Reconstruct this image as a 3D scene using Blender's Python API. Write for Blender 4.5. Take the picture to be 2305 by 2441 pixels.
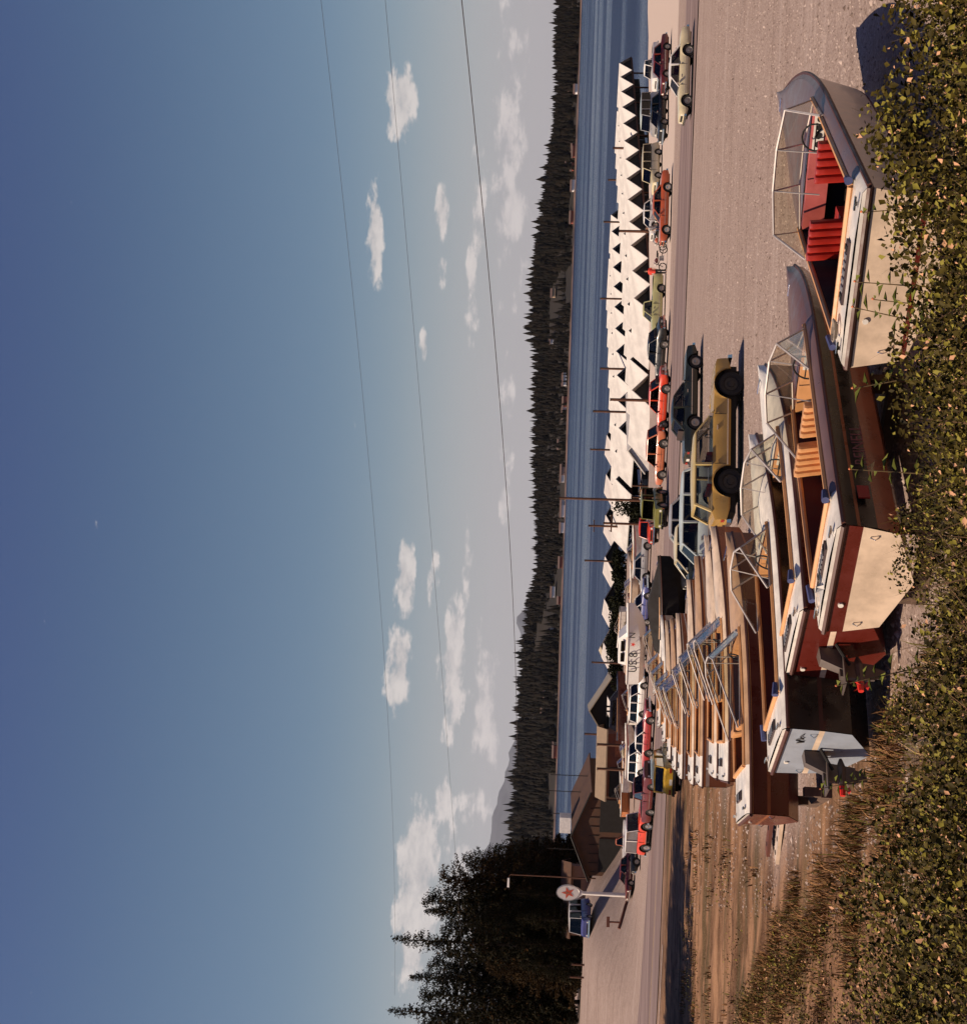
import bpy, math, random
import numpy as np
from mathutils import Vector, Matrix
R=math.radians; sin=math.sin; cos=math.cos; PI=math.pi
random.seed(7); rng=np.random.default_rng(7)
for o in list(bpy.data.objects): bpy.data.objects.remove(o)
sc=bpy.context.scene; COL=sc.collection
# ---------------------------------------------------------------- camera, sun, sky, exposure
SUN_AZ=R(-103); SUN_EL=R(47)      # azimuth from +Y (view direction) towards +X
cam_d=bpy.data.cameras.new('camera'); cam=bpy.data.objects.new('camera',cam_d); COL.objects.link(cam); sc.camera=cam
cam_d.sensor_fit='HORIZONTAL'; cam_d.sensor_width=36; cam_d.lens=36*3096/2305; cam_d.clip_start=.1; cam_d.clip_end=60000
PITCH=R(3.16); ROLL=R(1.84)
fw=Vector((0,cos(PITCH),sin(PITCH))); up0=Vector((0,-sin(PITCH),cos(PITCH))); rt0=Vector((1,0,0))
# the print lies on its side: the scene's up points to the left of the picture
rtU=rt0*cos(ROLL)+up0*sin(ROLL); upU=-rt0*sin(ROLL)+up0*cos(ROLL)
cx=-upU; cy=rtU; cz=-fw
cam.matrix_world=Matrix(((cx.x,cy.x,cz.x,0),(cx.y,cy.y,cz.y,0),(cx.z,cy.z,cz.z,0),(0,0,0,1)))
sc.render.resolution_x=966; sc.render.resolution_y=1024
sc.render.engine='CYCLES'
sc.view_settings.view_transform='Standard'; sc.view_settings.look='None'; sc.view_settings.exposure=0.22; sc.view_settings.gamma=1
try: sc.view_settings.use_curve_mapping=False
except Exception: pass
sd=bpy.data.lights.new('sun','SUN'); sd.energy=5.0; sd.angle=R(.6); sd.color=(1,.81,.62)
so=bpy.data.objects.new('sun',sd); COL.objects.link(so)
S=Vector((sin(SUN_AZ)*cos(SUN_EL),cos(SUN_AZ)*cos(SUN_EL),sin(SUN_EL)))
so.rotation_euler=S.to_track_quat('Z','Y').to_euler(); so.location=(-40,-20,60)

F=3096.;PCX,PCY=1152.5,1220.5
def ray(x,y):
    d=fw+rtU*(-(y-PCY)/F)+upU*(-(x-PCX)/F); return d
def zg(Y): return -3.9-0.052*Y+0.0001*Y*Y
WATER=-12.5

W=bpy.data.worlds.new('World'); sc.world=W; W.use_nodes=True; nt=W.node_tree; nt.nodes.clear()
class N:
    """tiny node helper"""
    def __init__(s,t): s.t=t
    def n(s,ty,**k):
        o=s.t.nodes.new(ty)
        for a,b in k.items(): setattr(o,a,b)
        return o
    def l(s,a,b): s.t.links.new(a,b)
    def put(s,sock,v):
        if isinstance(v,bpy.types.NodeSocket): s.l(v,sock)
        else: sock.default_value=v
    def m(s,op,a,b=0.,c=0.,clamp=False):
        o=s.n('ShaderNodeMath',operation=op,use_clamp=clamp); s.put(o.inputs[0],a); s.put(o.inputs[1],b); s.put(o.inputs[2],c); return o.outputs[0]
    def mix(s,f,a,b,mode='MIX'):
        o=s.n('ShaderNodeMix',data_type='RGBA',blend_type=mode); s.put(o.inputs[0],f)
        s.put(o.inputs[6],a if isinstance(a,bpy.types.NodeSocket) else (*a,1)); s.put(o.inputs[7],b if isinstance(b,bpy.types.NodeSocket) else (*b,1)); return o.outputs[2]
    def mr(s,v,a,b,c=0.,d=1.,smooth=True):
        o=s.n('ShaderNodeMapRange',interpolation_type='SMOOTHSTEP' if smooth else 'LINEAR'); s.put(o.inputs[0],v)
        for i,q in enumerate((a,b,c,d)): s.put(o.inputs[i+1],q)
        return o.outputs[0]
    def noise(s,vec,scale,detail=4.,rough=.55,out=0):
        o=s.n('ShaderNodeTexNoise'); s.put(o.inputs['Vector'],vec); o.inputs['Scale'].default_value=scale; o.inputs['Detail'].default_value=detail; o.inputs['Roughness'].default_value=rough; return o.outputs[out]
def build_world():
    h=N(nt)
    tc=h.n('ShaderNodeTexCoord'); sep=h.n('ShaderNodeSeparateXYZ'); h.l(tc.outputs['Generated'],sep.inputs[0])
    x,y,z=sep.outputs
    az=h.m('ARCTAN2',x,y); el=h.m('ARCSINE',z)
    sky=h.n('ShaderNodeTexSky',sky_type='NISHITA',sun_disc=False,sun_elevation=SUN_EL,sun_rotation=SUN_AZ,altitude=650,air_density=1.0,dust_density=1.6,ozone_density=2.0)
    col=sky.outputs[0]
    # an old, warm print: the blue is muted and deepens away from the horizon
    deep=h.mr(el,R(2),R(26),0,1)
    col=h.mix(1.,col,h.mix(h.mr(el,R(14),R(33),0,1),h.mix(deep,(.80,.84,.80),(.52,.65,.73)),(.44,.45,.78)),'MULTIPLY')
    lowh=h.mr(el,R(0),R(11),1,0)
    col=h.mix(h.m('MULTIPLY',lowh,.60),col,(5.1,5.15,5.25))
    col=h.mix(h.mr(el,R(-1),R(8),.75,0),col,(5.9,5.4,5.5))
    comb=h.n('ShaderNodeCombineXYZ'); h.l(h.m('MULTIPLY',az,1.),comb.inputs[0]); h.l(h.m('MULTIPLY',el,2.4),comb.inputs[1])
    n1=h.noise(comb.outputs[0],38.,7.,.62); n2=h.noise(comb.outputs[0],15.,3.,.5)
    CL=[(948,240,34,80,1),(893,560,17,95,1),(1052,515,13,52,.8),(1052,655,13,40,.7),(1138,480,15,120,.5),(1126,700,13,120,.7),(1222,380,34,250,.6),
        (1011,812,9,32,.8),(1210,990,18,95,.6),(1203,1185,13,55,.6),(964,1390,20,95,1),(948,1590,28,95,1),(1035,1370,12,66,.7),(1080,1600,26,135,.85),
        (1115,1330,9,75,.5),(1175,1780,13,55,.6),(1055,1910,17,52,.9),(1000,2040,46,105,1),(985,2220,42,120,1),(1100,2120,50,170,.5),(1150,1650,22,120,.4)]
    tot=None
    for (px,py,hx,hy,st) in CL:
        d=ray(px,py).normalized(); a=math.atan2(d.x,d.y); e=math.asin(d.z)
        u=h.m('MULTIPLY',h.m('SUBTRACT',az,a),F/hy/1.25); v=h.m('MULTIPLY',h.m('SUBTRACT',el,e),F/hx/1.25)
        r2=h.m('ADD',h.m('MULTIPLY',u,u),h.m('MULTIPLY',v,v))
        m=h.m('MULTIPLY',h.m('SUBTRACT',1.,r2),st)
        tot=m if tot is None else h.m('MAXIMUM',tot,m)
    tot=h.m('MAXIMUM',tot,-1.5)
    # the same low fair-weather clouds all round the rest of the horizon
    aw=h.m('ABSOLUTE',az)
    rest=h.m('MULTIPLY',h.mr(aw,R(25),R(31),0,1),h.mr(h.m('ABSOLUTE',h.m('SUBTRACT',el,R(5))),R(.5),R(6),1,0))
    tot=h.m('MAXIMUM',tot,h.m('SUBTRACT',h.m('MULTIPLY',h.m('MULTIPLY',n2,rest),2.1),1.))
    dens=h.m('ADD',tot,h.m('MULTIPLY',h.m('SUBTRACT',n1,.5),4.2))
    dens=h.m('ADD',dens,h.m('MULTIPLY',h.m('SUBTRACT',n2,.5),2.2))
    mask=h.mr(dens,.0,.75,0,1)
    ccol=h.mix(h.mr(n1,.35,.65,0,1),(6.4,6.0,5.9),(9.2,8.4,7.9))
    col=h.mix(h.m('MULTIPLY',mask,.85),col,ccol)
    bg=h.n('ShaderNodeBackground'); h.l(col,bg.inputs[0]); bg.inputs[1].default_value=.072
    out=h.n('ShaderNodeOutputWorld'); h.l(bg.outputs[0],out.inputs[0])
build_world()

# ---------------------------------------------------------------- helpers
MATS={}
def pm(name,c,rough=.6,metal=0.,var=.12,scale=3.,bump=0.,coat=0.,spec=.5,bscale=None):
    if name in MATS: return MATS[name]
    m=bpy.data.materials.new(name); m.use_nodes=True; t=m.node_tree; h=N(t); b=t.nodes['Principled BSDF']
    b.inputs['Roughness'].default_value=rough; b.inputs['Metallic'].default_value=metal; b.inputs['Specular IOR Level'].default_value=spec
    if coat: b.inputs['Coat Weight'].default_value=coat; b.inputs['Coat Roughness'].default_value=.08
    tc=h.n('ShaderNodeTexCoord')
    if var:
        n=h.noise(tc.outputs['Object'],scale,5.,.65)
        f=h.mr(n,.3,.7,0,1)
        h.l(h.mix(f,tuple(max(0,q*(1-var)) for q in c),tuple(min(1,q*(1+var)) for q in c)),b.inputs['Base Color'])
        h.l(h.mr(n,.3,.7,max(0,rough-.08),min(1,rough+.12)),b.inputs['Roughness'])
    else: b.inputs['Base Color'].default_value=(*c,1)
    if bump:
        bn=h.n('ShaderNodeBump'); bn.inputs['Strength'].default_value=bump; bn.inputs['Distance'].default_value=.02
        h.l(h.noise(tc.outputs['Object'],bscale or scale*8,4.),bn.inputs['Height']); h.l(bn.outputs[0],b.inputs['Normal'])
    MATS[name]=m; return m
def glassm(name,tint=(.45,.5,.45),t=.6):
    if name in MATS: return MATS[name]
    m=bpy.data.materials.new(name); m.use_nodes=True; tt=m.node_tree; tt.nodes.clear(); h=N(tt)
    tr=h.n('ShaderNodeBsdfTransparent'); tr.inputs[0].default_value=(*tint,1)
    gl=h.n('ShaderNodeBsdfGlossy'); gl.inputs['Roughness'].default_value=.05; gl.inputs[0].default_value=(.9,.95,1,1)
    fr=h.n('ShaderNodeLayerWeight'); fr.inputs[0].default_value=.22
    mx=h.n('ShaderNodeMixShader'); h.l(h.m('ADD',h.m('MULTIPLY',fr.outputs[0],.5),.02,clamp=True),mx.inputs[0]); h.l(tr.outputs[0],mx.inputs[1]); h.l(gl.outputs[0],mx.inputs[2])
    o=h.n('ShaderNodeOutputMaterial'); h.l(mx.outputs[0],o.inputs[0]); MATS[name]=m; return m
def paint(n,c,rough=.32): return pm('paint_'+n,c,rough,0,.10,1.3,coat=.35)
class MB:
    def __init__(s): s.v=[];s.f=[];s.m=[]
    def poly(s,pts,mi=0):
        b=len(s.v); s.v+= [tuple(p) for p in pts]; s.f.append(tuple(range(b,b+len(pts)))); s.m.append(mi); return s
    def box(s,c,d,mi=0,rz=0.,tx=1.,ty=1.):
        b=len(s.v); cr,sr=cos(rz),sin(rz)
        for k in (-1,1):
            fx=tx if k>0 else 1; fy=ty if k>0 else 1
            for i,j in ((-1,-1),(1,-1),(1,1),(-1,1)):
                X=i*d[0]/2*fx; Y=j*d[1]/2*fy; s.v.append((c[0]+X*cr-Y*sr,c[1]+X*sr+Y*cr,c[2]+k*d[2]/2))
        for q in ((0,3,2,1),(4,5,6,7),(0,1,5,4),(1,2,6,5),(2,3,7,6),(3,0,4,7)): s.f.append(tuple(b+i for i in q)); s.m.append(mi)
        return s
    def loft(s,rings,mi=0,closed=True,caps=True,rowm=None):
        n=len(rings[0]); b=len(s.v)
        for r in rings: s.v+=[tuple(p) for p in r]
        for i in range(len(rings)-1):
            for j in range(n if closed else n-1):
                k=(j+1)%n; s.f.append((b+i*n+j,b+i*n+k,b+(i+1)*n+k,b+(i+1)*n+j)); s.m.append(rowm[j] if rowm else mi)
        if caps and closed:
            s.f.append(tuple(b+j for j in range(n))[::-1]); s.m.append(mi)
            e=b+(len(rings)-1)*n; s.f.append(tuple(e+j for j in range(n))); s.m.append(mi)
        return s
    def tube(s,pts,r,n=6,mi=0,closed=False):
        pts=[Vector(p) for p in pts]; rr=r if isinstance(r,(list,tuple)) else [r]*len(pts); rings=[]
        for i,p in enumerate(pts):
            if closed: a,bq=pts[i-1],pts[(i+1)%len(pts)]
            else: a=pts[max(0,i-1)]; bq=pts[min(len(pts)-1,i+1)]
            d=(bq-a); d=d.normalized() if d.length>1e-9 else Vector((0,0,1))
            ref=Vector((0,0,1)) if abs(d.z)<.95 else Vector((1,0,0))
            u=d.cross(ref).normalized(); w=d.cross(u)
            rings.append([p+(u*cos(2*PI*k/n)+w*sin(2*PI*k/n))*rr[i] for k in range(n)])
        if closed: rings.append(rings[0])
        return s.loft(rings,mi,True,not closed)
    def disc(s,c,ax,r,t,n=16,mi=0):
        c=Vector(c);ax=Vector(ax).normalized(); return s.tube([c-ax*t/2,c+ax*t/2],r,n,mi)
    def mesh(s,name,mats,smooth=False):
        me=bpy.data.meshes.new(name); me.from_pydata(s.v,[],s.f)
        for m in (mats if isinstance(mats,(list,tuple)) else [mats]): me.materials.append(m)
        me.polygons.foreach_set('material_index',s.m)
        if smooth:
            me.polygons.foreach_set('use_smooth',[True]*len(s.f))
            try: me.set_sharp_from_angle(angle=R(38))
            except Exception: pass
        me.update(); return me
    def build(s,name,mats,parent=None,smooth=False,**k):
        return link(name,s.mesh(name,mats,smooth),parent,**k)
def link(name,me,parent=None,label=None,cat=None,group=None,kind=None,loc=None):
    o=bpy.data.objects.new(name,me); COL.objects.link(o)
    if parent: o.parent=parent
    if label:o['label']=label
    if cat:o['category']=cat
    if group:o['group']=group
    if kind:o['kind']=kind
    if loc:o.location=loc
    return o
def thing(name,label,cat,group=None,loc=None,rz=0):
    o=link(name,None,None,label,cat,group); o.empty_display_size=.3
    if loc:o.location=loc
    o.rotation_euler.z=rz; return o
def sstep(a,b,x): t=min(1,max(0,(x-a)/(b-a))); return t*t*(3-2*t)
def shore(X):
    if X>8: return 127+(X-8)*.72
    if X>-2: return 127
    if X>-25: return 127+58*sstep(-1,-6,X)
    return min(330,185+max(0,-34-X)*2.4)
def H(X,Y):
    z=zg(min(max(Y,0),210))
    if Y<12.5: z=z*(1-(1-sstep(1,12.5,Y)))+(-1.75)*(1-sstep(1,12.5,Y))
    z+=sstep(-35,-46,X)*sstep(108,142,Y)*4.6+sstep(-60,-160,X)*6
    # sloping verge at the left foot of the bank
    z+=.4*sstep(-8,-14,X)*(1-sstep(16,30,Y))
    s=shore(X); z=z*(1-sstep(s,s+9,Y))+(-14.5)*sstep(s,s+9,Y)
    return z
def HN(X,Y):
    e=.8; return Vector((-(H(X+e,Y)-H(X-e,Y))/(2*e),-(H(X,Y+e)-H(X,Y-e))/(2*e),1)).normalized()
def place(o,X,Y,az,dz=0.,tilt=True):
    if X<-36 and Y>110: tilt=False
    n=HN(X,Y) if tilt else Vector((0,0,1)); f=Vector((sin(az),cos(az),0)); f=(f-n*f.dot(n)).normalized(); l=n.cross(f)
    o.matrix_world=Matrix(((f.x,l.x,n.x,X),(f.y,l.y,n.y,Y),(f.z,l.z,n.z,H(X,Y)+dz),(0,0,0,1)))
def gpt(x,y,h=0.):
    d=ray(x,y); t=12.; st=.5
    while t<600:
        if d.z*t-(H(d.x*t,d.y*t)+h)<=0:
            a,b=t-st,t
            for _ in range(30):
                m=(a+b)/2
                if d.z*m-(H(d.x*m,d.y*m)+h)>0:a=m
                else:b=m
            return Vector((d.x*a,d.y*a,d.z*a))
        t+=st
    return Vector((d.x*150,d.y*150,d.z*150))
def zpt(x,y,z): d=ray(x,y); t=z/d.z; return Vector((d.x*t,d.y*t,z))
def ypt(x,y,Y): d=ray(x,y); t=Y/d.y; return d*t
def npmesh(name,V,Fc,mats,mi=None,smooth=False):
    me=bpy.data.meshes.new(name); nv=len(V); nf=len(Fc); k=Fc.shape[1]
    me.vertices.add(nv); me.vertices.foreach_set('co',V.astype(np.float32).ravel())
    me.loops.add(nf*k); me.loops.foreach_set('vertex_index',Fc.astype(np.int32).ravel())
    me.polygons.add(nf); me.polygons.foreach_set('loop_start',np.arange(0,nf*k,k,dtype=np.int32)); me.polygons.foreach_set('loop_total',np.full(nf,k,dtype=np.int32))
    for m in (mats if isinstance(mats,(list,tuple)) else [mats]): me.materials.append(m)
    if mi is not None: me.polygons.foreach_set('material_index',mi.astype(np.int32))
    if smooth: me.polygons.foreach_set('use_smooth',np.ones(nf,dtype=bool))
    me.update(calc_edges=True); me.validate(); return me

# ---------------------------------------------------------------- ground, road, water, far shore
def ground_mat():
    m=bpy.data.materials.new('gravel_lot_and_dirt'); m.use_nodes=True; t=m.node_tree; h=N(t); b=t.nodes['Principled BSDF']
    g=h.n('ShaderNodeNewGeometry'); sp=h.n('ShaderNodeSeparateXYZ'); h.l(g.outputs['Position'],sp.inputs[0]); X,Y,Z=sp.outputs
    n0=h.noise(g.outputs['Position'],.12,4.); n1=h.noise(g.outputs['Position'],1.6,6.,.7); n2=h.noise(g.outputs['Position'],16.,5.,.75)
    vo=h.n('ShaderNodeTexVoronoi'); vo.inputs['Scale'].default_value=7.; h.l(g.outputs['Position'],vo.inputs['Vector'])
    n3=h.noise(g.outputs['Position'],5.,5.,.8); mt=h.n('ShaderNodeMapping'); mt.inputs['Scale'].default_value=(.07,.9,1); mt.inputs['Rotation'].default_value=(0,0,R(6)); h.l(g.outputs['Position'],mt.inputs[0]); nt_=h.noise(mt.outputs[0],1.,4.,.6)
    gravel=h.mix(h.mr(n2,.38,.62,0,1),(.19,.130,.105),(.44,.34,.29))
    gravel=h.mix(h.mr(n3,.42,.60,0,.55),gravel,(.33,.25,.215))
    gravel=h.mix(h.mr(n1,.45,.62,0,.35),gravel,(.22,.155,.13))
    gravel=h.mix(h.mr(nt_,.56,.66,0,.40),gravel,(.42,.33,.29)); gravel=h.mix(h.mr(nt_,.44,.36,0,.35),gravel,(.19,.13,.105))
    gravel=h.mix(h.m('MULTIPLY',h.mr(vo.outputs['Distance'],.0,.26,1,0),.75),gravel,(.10,.07,.058))
    # wheel-worn dirt on the left, streaked along the drive
    mp=h.n('ShaderNodeMapping'); mp.inputs['Scale'].default_value=(.12,1.3,1); mp.inputs['Rotation'].default_value=(0,0,R(-8)); h.l(g.outputs['Position'],mp.inputs[0])
    ns=h.noise(mp.outputs[0],1.1,6.,.68); ns2=h.noise(mp.outputs[0],.45,3.,.5)
    far=h.mr(Y,66.,80.,0,1); ns=h.m('ADD',h.m('MULTIPLY',ns,h.m('SUBTRACT',1.,h.m('MULTIPLY',far,.85))),h.m('MULTIPLY',n0,h.m('MULTIPLY',far,.85)))
    ns=h.m('ADD',h.m('MULTIPLY',ns,.75),h.m('MULTIPLY',n1,.25))
    dirt=h.mix(h.mr(ns,.36,.62,0,1),(.070,.030,.012),(.32,.175,.095))
    dirt=h.mix(h.mr(ns2,.52,.64,0,.8),dirt,(.055,.04,.014))
    dirt=h.mix(h.mr(n2,.45,.75,0,.35),dirt,(.42,.27,.17))
    fl=h.mr(h.m('ADD',X,h.m('MULTIPLY',h.m('SUBTRACT',n0,.5),9.)),-9.5,-6.,1,0); fl=h.m('MULTIPLY',fl,h.mr(Y,76.,92.,1,0)); fl=h.m('MAXIMUM',fl,h.m('MULTIPLY',h.mr(h.m('ADD',h.m('ADD',Y,h.m('MULTIPLY',X,1.75)),h.m('MULTIPLY',n0,6.)),17.,22.,1,0),h.mr(X,-4.,-1.,1,0)))
    col=h.mix(fl,gravel,dirt)
    # pale packed sand towards the launch ramp
    fr=h.m('MULTIPLY',h.mr(Y,97.,99.,0,1),h.mr(X,9.,12.,0,1)); col=h.mix(fr,col,(.50,.40,.34))
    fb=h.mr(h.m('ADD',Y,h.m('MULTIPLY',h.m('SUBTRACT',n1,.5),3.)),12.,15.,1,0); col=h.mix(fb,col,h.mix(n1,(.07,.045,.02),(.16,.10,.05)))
    h.l(col,b.inputs['Base Color']); b.inputs['Roughness'].default_value=.93; b.inputs['Specular IOR Level'].default_value=.2
    bn=h.n('ShaderNodeBump'); bn.inputs['Strength'].default_value=.55; bn.inputs['Distance'].default_value=.05
    h.l(h.m('ADD',n2,h.m('MULTIPLY',n1,1.5)),bn.inputs['Height']); h.l(bn.outputs[0],b.inputs['Normal']); return m
def grid(name,xs,ys,f,mat,kind='structure'):
    nx,ny=len(xs),len(ys); V=np.array([(x,y,f(x,y)) for y in ys for x in xs],dtype=float)
    i=np.arange(nx-1);j=np.arange(ny-1); I,J=np.meshgrid(i,j); a=(J*nx+I).ravel(); Fc=np.stack([a,a+1,a+nx+1,a+nx],1)
    return link(name,npmesh(name,V,Fc,mat,smooth=True),kind=kind)
xs=np.concatenate([[-13000,-3000,-900,-420,-260],np.arange(-180,-40,2.5),np.arange(-40,0,1.),np.arange(0,140.1,2.5),[180,260,420,900,3000,13000]])
ys=np.concatenate([[-60,-30,-10,-3],np.arange(0,34,.75),np.arange(34,78,.5),np.arange(78,330,2.5),[340,400,600,1200,1600,4000,15000]])
def micro(X,Y):
    z=H(X,Y)
    if X<-5 and 14<Y<78:
        w=sstep(-5,-9,X)*sstep(78,70,Y) if False else sstep(-5,-9,X)*(1-sstep(70,78,Y))*sstep(14,20,Y); q=Y+X*.22
        z+=w*(.055*sin(q*2.1+.8*sin(X*.3))+.04*sin(q*4.7+X*.9)+.05*sin(q*1.1+X*.7)*sin(X*.9))
    return z
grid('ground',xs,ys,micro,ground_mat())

def strip(name,pts,mat,lift,kind='structure',nw=5):
    """pts: (X,Y,half width) centre line draped on the ground"""
    V=[];rows=[]
    for k,(x,y,w) in enumerate(pts):
        a=pts[max(0,k-1)];c=pts[min(len(pts)-1,k+1)]; d=Vector((c[0]-a[0],c[1]-a[1])).normalized(); n=Vector((-d.y,d.x))
        for j in range(nw):
            s=(j/(nw-1)*2-1)*w; px,py=x+n.x*s,y+n.y*s; V.append((px,py,micro(px,py)+lift))
    Fc=[]
    for i in range(len(pts)-1):
        for j in range(nw-1): a=i*nw+j; Fc.append((a,a+1,a+nw+1,a+nw))
    return link(name,npmesh(name,np.array(V),np.array(Fc),mat,smooth=True),kind=kind)
def road_mat():
    m=bpy.data.materials.new('worn_asphalt'); m.use_nodes=True; t=m.node_tree; h=N(t); b=t.nodes['Principled BSDF']
    g=h.n('ShaderNodeNewGeometry'); mp=h.n('ShaderNodeMapping'); mp.inputs['Scale'].default_value=(.05,.7,1); mp.inputs['Rotation'].default_value=(0,0,R(8)); h.l(g.outputs['Position'],mp.inputs[0])
    a=h.noise(mp.outputs[0],1.2,4.,.6); c=h.noise(g.outputs['Position'],9.,5.,.7)
    col=h.mix(h.mr(a,.35,.65,0,1),(.125,.078,.070),(.235,.165,.150)); col=h.mix(h.mr(c,.4,.8,0,.3),col,(.28,.21,.18))
    h.l(col,b.inputs['Base Color']); b.inputs['Roughness'].default_value=.85; return m
def interp(P,n):
    out=[]
    for i in range(len(P)-1):
        for k in range(n):
            t=k/n; out.append(tuple(P[i][q]*(1-t)+P[i+1][q]*t for q in range(3)))
    out.append(P[-1]); return out
roadP=[(150,66,7),(70,75,7),(30,81,7),(8,85,7),(-12,88,7.5),(-28,92,9),(-48,101,11),(-75,112,12),(-120,125,12)]
RM=road_mat(); strip('road',interp(roadP,14),RM,.045)
strip('centre_line',interp([(-24,88.6,.09),(-48,97,.09),(-75,107,.09),(-120,119,.09)],14),pm('faded_yellow_line',(.45,.30,.10),.8,var=.3,scale=2),.053,nw=2)
strip('edge_line',interp([(-26,79.5,.10),(-48,86,.10),(-75,96,.10)],14),pm('faded_white_line',(.5,.45,.45),.8,var=.3,scale=2),.053,nw=2)

def water_mat():
    m=bpy.data.materials.new('lake_water'); m.use_nodes=True; t=m.node_tree; h=N(t); b=t.nodes['Principled BSDF']
    g=h.n('ShaderNodeNewGeometry'); mp=h.n('ShaderNodeMapping'); mp.inputs['Scale'].default_value=(.0011,.012,1); h.l(g.outputs['Position'],mp.inputs[0])
    a=h.noise(mp.outputs[0],1.,5.,.6)
    lane=h.mr(a,.38,.62,0,1)
    h.l(h.mix(lane,(.006,.010,.040),(.024,.036,.085)),b.inputs['Base Color']); b.inputs['IOR'].default_value=1.33
    h.l(h.mr(lane,0,1,.34,.16),b.inputs['Roughness'])
    bn=h.n('ShaderNodeBump'); bn.inputs['Distance'].default_value=.35
    mp2=h.n('ShaderNodeMapping'); mp2.inputs['Scale'].default_value=(.35,.8,1); h.l(g.outputs['Position'],mp2.inputs[0])
    h.l(h.mr(lane,0,1,1.0,.55),bn.inputs['Strength']); h.l(h.noise(mp2.outputs[0],1.3,6.,.7),bn.inputs['Height']); h.l(bn.outputs[0],b.inputs['Normal']); return m
link('water',npmesh('water',np.array([(-13000,90,WATER),(13000,90,WATER),(13000,14900,WATER),(-13000,14900,WATER)],dtype=float),np.array([(0,1,2,3)]),water_mat()),kind='structure')

# far shore hills: skyline height (above the camera) by X at about 1750 m
SK=[(-2600,70),(-1500,62),(-800,58),(-422,47),(-283,43),(-130,43),(-75,33),(-5,31),(134,34),(273,40),(420,33),(577,25),(900,22),(1500,40),(2600,60)]
def sky_h(X):
    for (a,ha),(b,hb) in zip(SK,SK[1:]):
        if a<=X<=b: return ha+(hb-ha)*sstep(a,b,X)
    return SK[0][1] if X<SK[0][0] else SK[-1][1]
def hillz(X,Y):
    top=sky_h(X)-16
    return WATER-2+(top-WATER+2)*sstep(1600,1800,Y)*(1-.0)-max(0,Y-1850)*.05+2.5*sin(X*.021)*sstep(1640,1760,Y)
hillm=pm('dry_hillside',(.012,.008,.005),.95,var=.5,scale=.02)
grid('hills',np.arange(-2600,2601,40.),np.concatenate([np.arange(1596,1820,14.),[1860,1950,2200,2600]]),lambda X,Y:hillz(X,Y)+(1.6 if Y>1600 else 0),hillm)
def far_forest():
    n=15000; X=rng.uniform(-2300,2300,n)*rng.choice([.38,.5,1],n); Y=1614+(rng.random(n)**.8)*230
    dens=np.sin(X*.013+1.3*np.sin(Y*.03))+np.sin(X*.031+Y*.02)*.6; keep=(dens>-1.15)|(Y>1740); keep&=~((Y<1660)&(np.sin(X*.05)+np.sin(X*.017+2)>.9)); X=X[keep];Y=Y[keep]; n=len(X)
    Z=np.array([hillz(a,b) for a,b in zip(X,Y)]); hh=rng.uniform(6,20,n)*np.where(rng.random(n)<.07,1.35,1)*(1+.25*np.sin(X*.009+Y*.01)); rr=hh*rng.uniform(.14,.34,n)
    V=[];Fc=[];k=6; ang=np.arange(k)*2*PI/k
    tiers=[(0.05,.62,1.),(.32,.85,.72),(.6,1.,.45)]
    base=0; allV=[];allF=[]
    for (z0,z1,rs) in tiers:
        a=ang[None,:]+rng.uniform(0,6,n)[:,None]; r=(rr*rs)[:,None]*rng.uniform(.6,1.25,(n,k))
        ring=np.stack([X[:,None]+r*np.cos(a),Y[:,None]+r*np.sin(a),(Z+hh*z0)[:,None]+rng.uniform(-.6,.6,(n,k))],2)
        tip=np.stack([X+rng.normal(0,.15,n),Y,Z+hh*z1],1)[:,None,:]
        VV=np.concatenate([ring,tip],1).reshape(-1,3); off=base+np.arange(n)[:,None]*(k+1)
        for j in range(k): allF.append(np.stack([off[:,0]+j,off[:,0]+(j+1)%k,off[:,0]+k],1))
        allV.append(VV); base+=len(VV)
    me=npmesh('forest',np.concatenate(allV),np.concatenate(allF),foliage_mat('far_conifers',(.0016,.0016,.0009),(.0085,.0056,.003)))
    link('forest',me,kind='stuff',label='dark conifer forest covering the far shore of the lake',cat='forest')
def foliage_mat(name,a,b,trans=0.,rough=.7,extra=None):
    if name in MATS: return MATS[name]
    m=bpy.data.materials.new(name); m.use_nodes=True; t=m.node_tree; h=N(t); bs=t.nodes['Principled BSDF']
    g=h.n('ShaderNodeNewGeometry'); r=g.outputs['Random Per Island']
    col=h.mix(r,a,b)
    if extra:
        for lo,c in extra:
            col=h.mix(h.m('GREATER_THAN',h.m('FRACT',h.m('MULTIPLY',r,37.7)),lo),col,c)
    h.l(col,bs.inputs['Base Color']); bs.inputs['Roughness'].default_value=rough; bs.inputs['Specular IOR Level'].default_value=.06
    if trans: bs.inputs['Transmission Weight'].default_value=0; bs.inputs['Subsurface Weight'].default_value=0
    MATS[name]=m; return m
far_forest()
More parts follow.
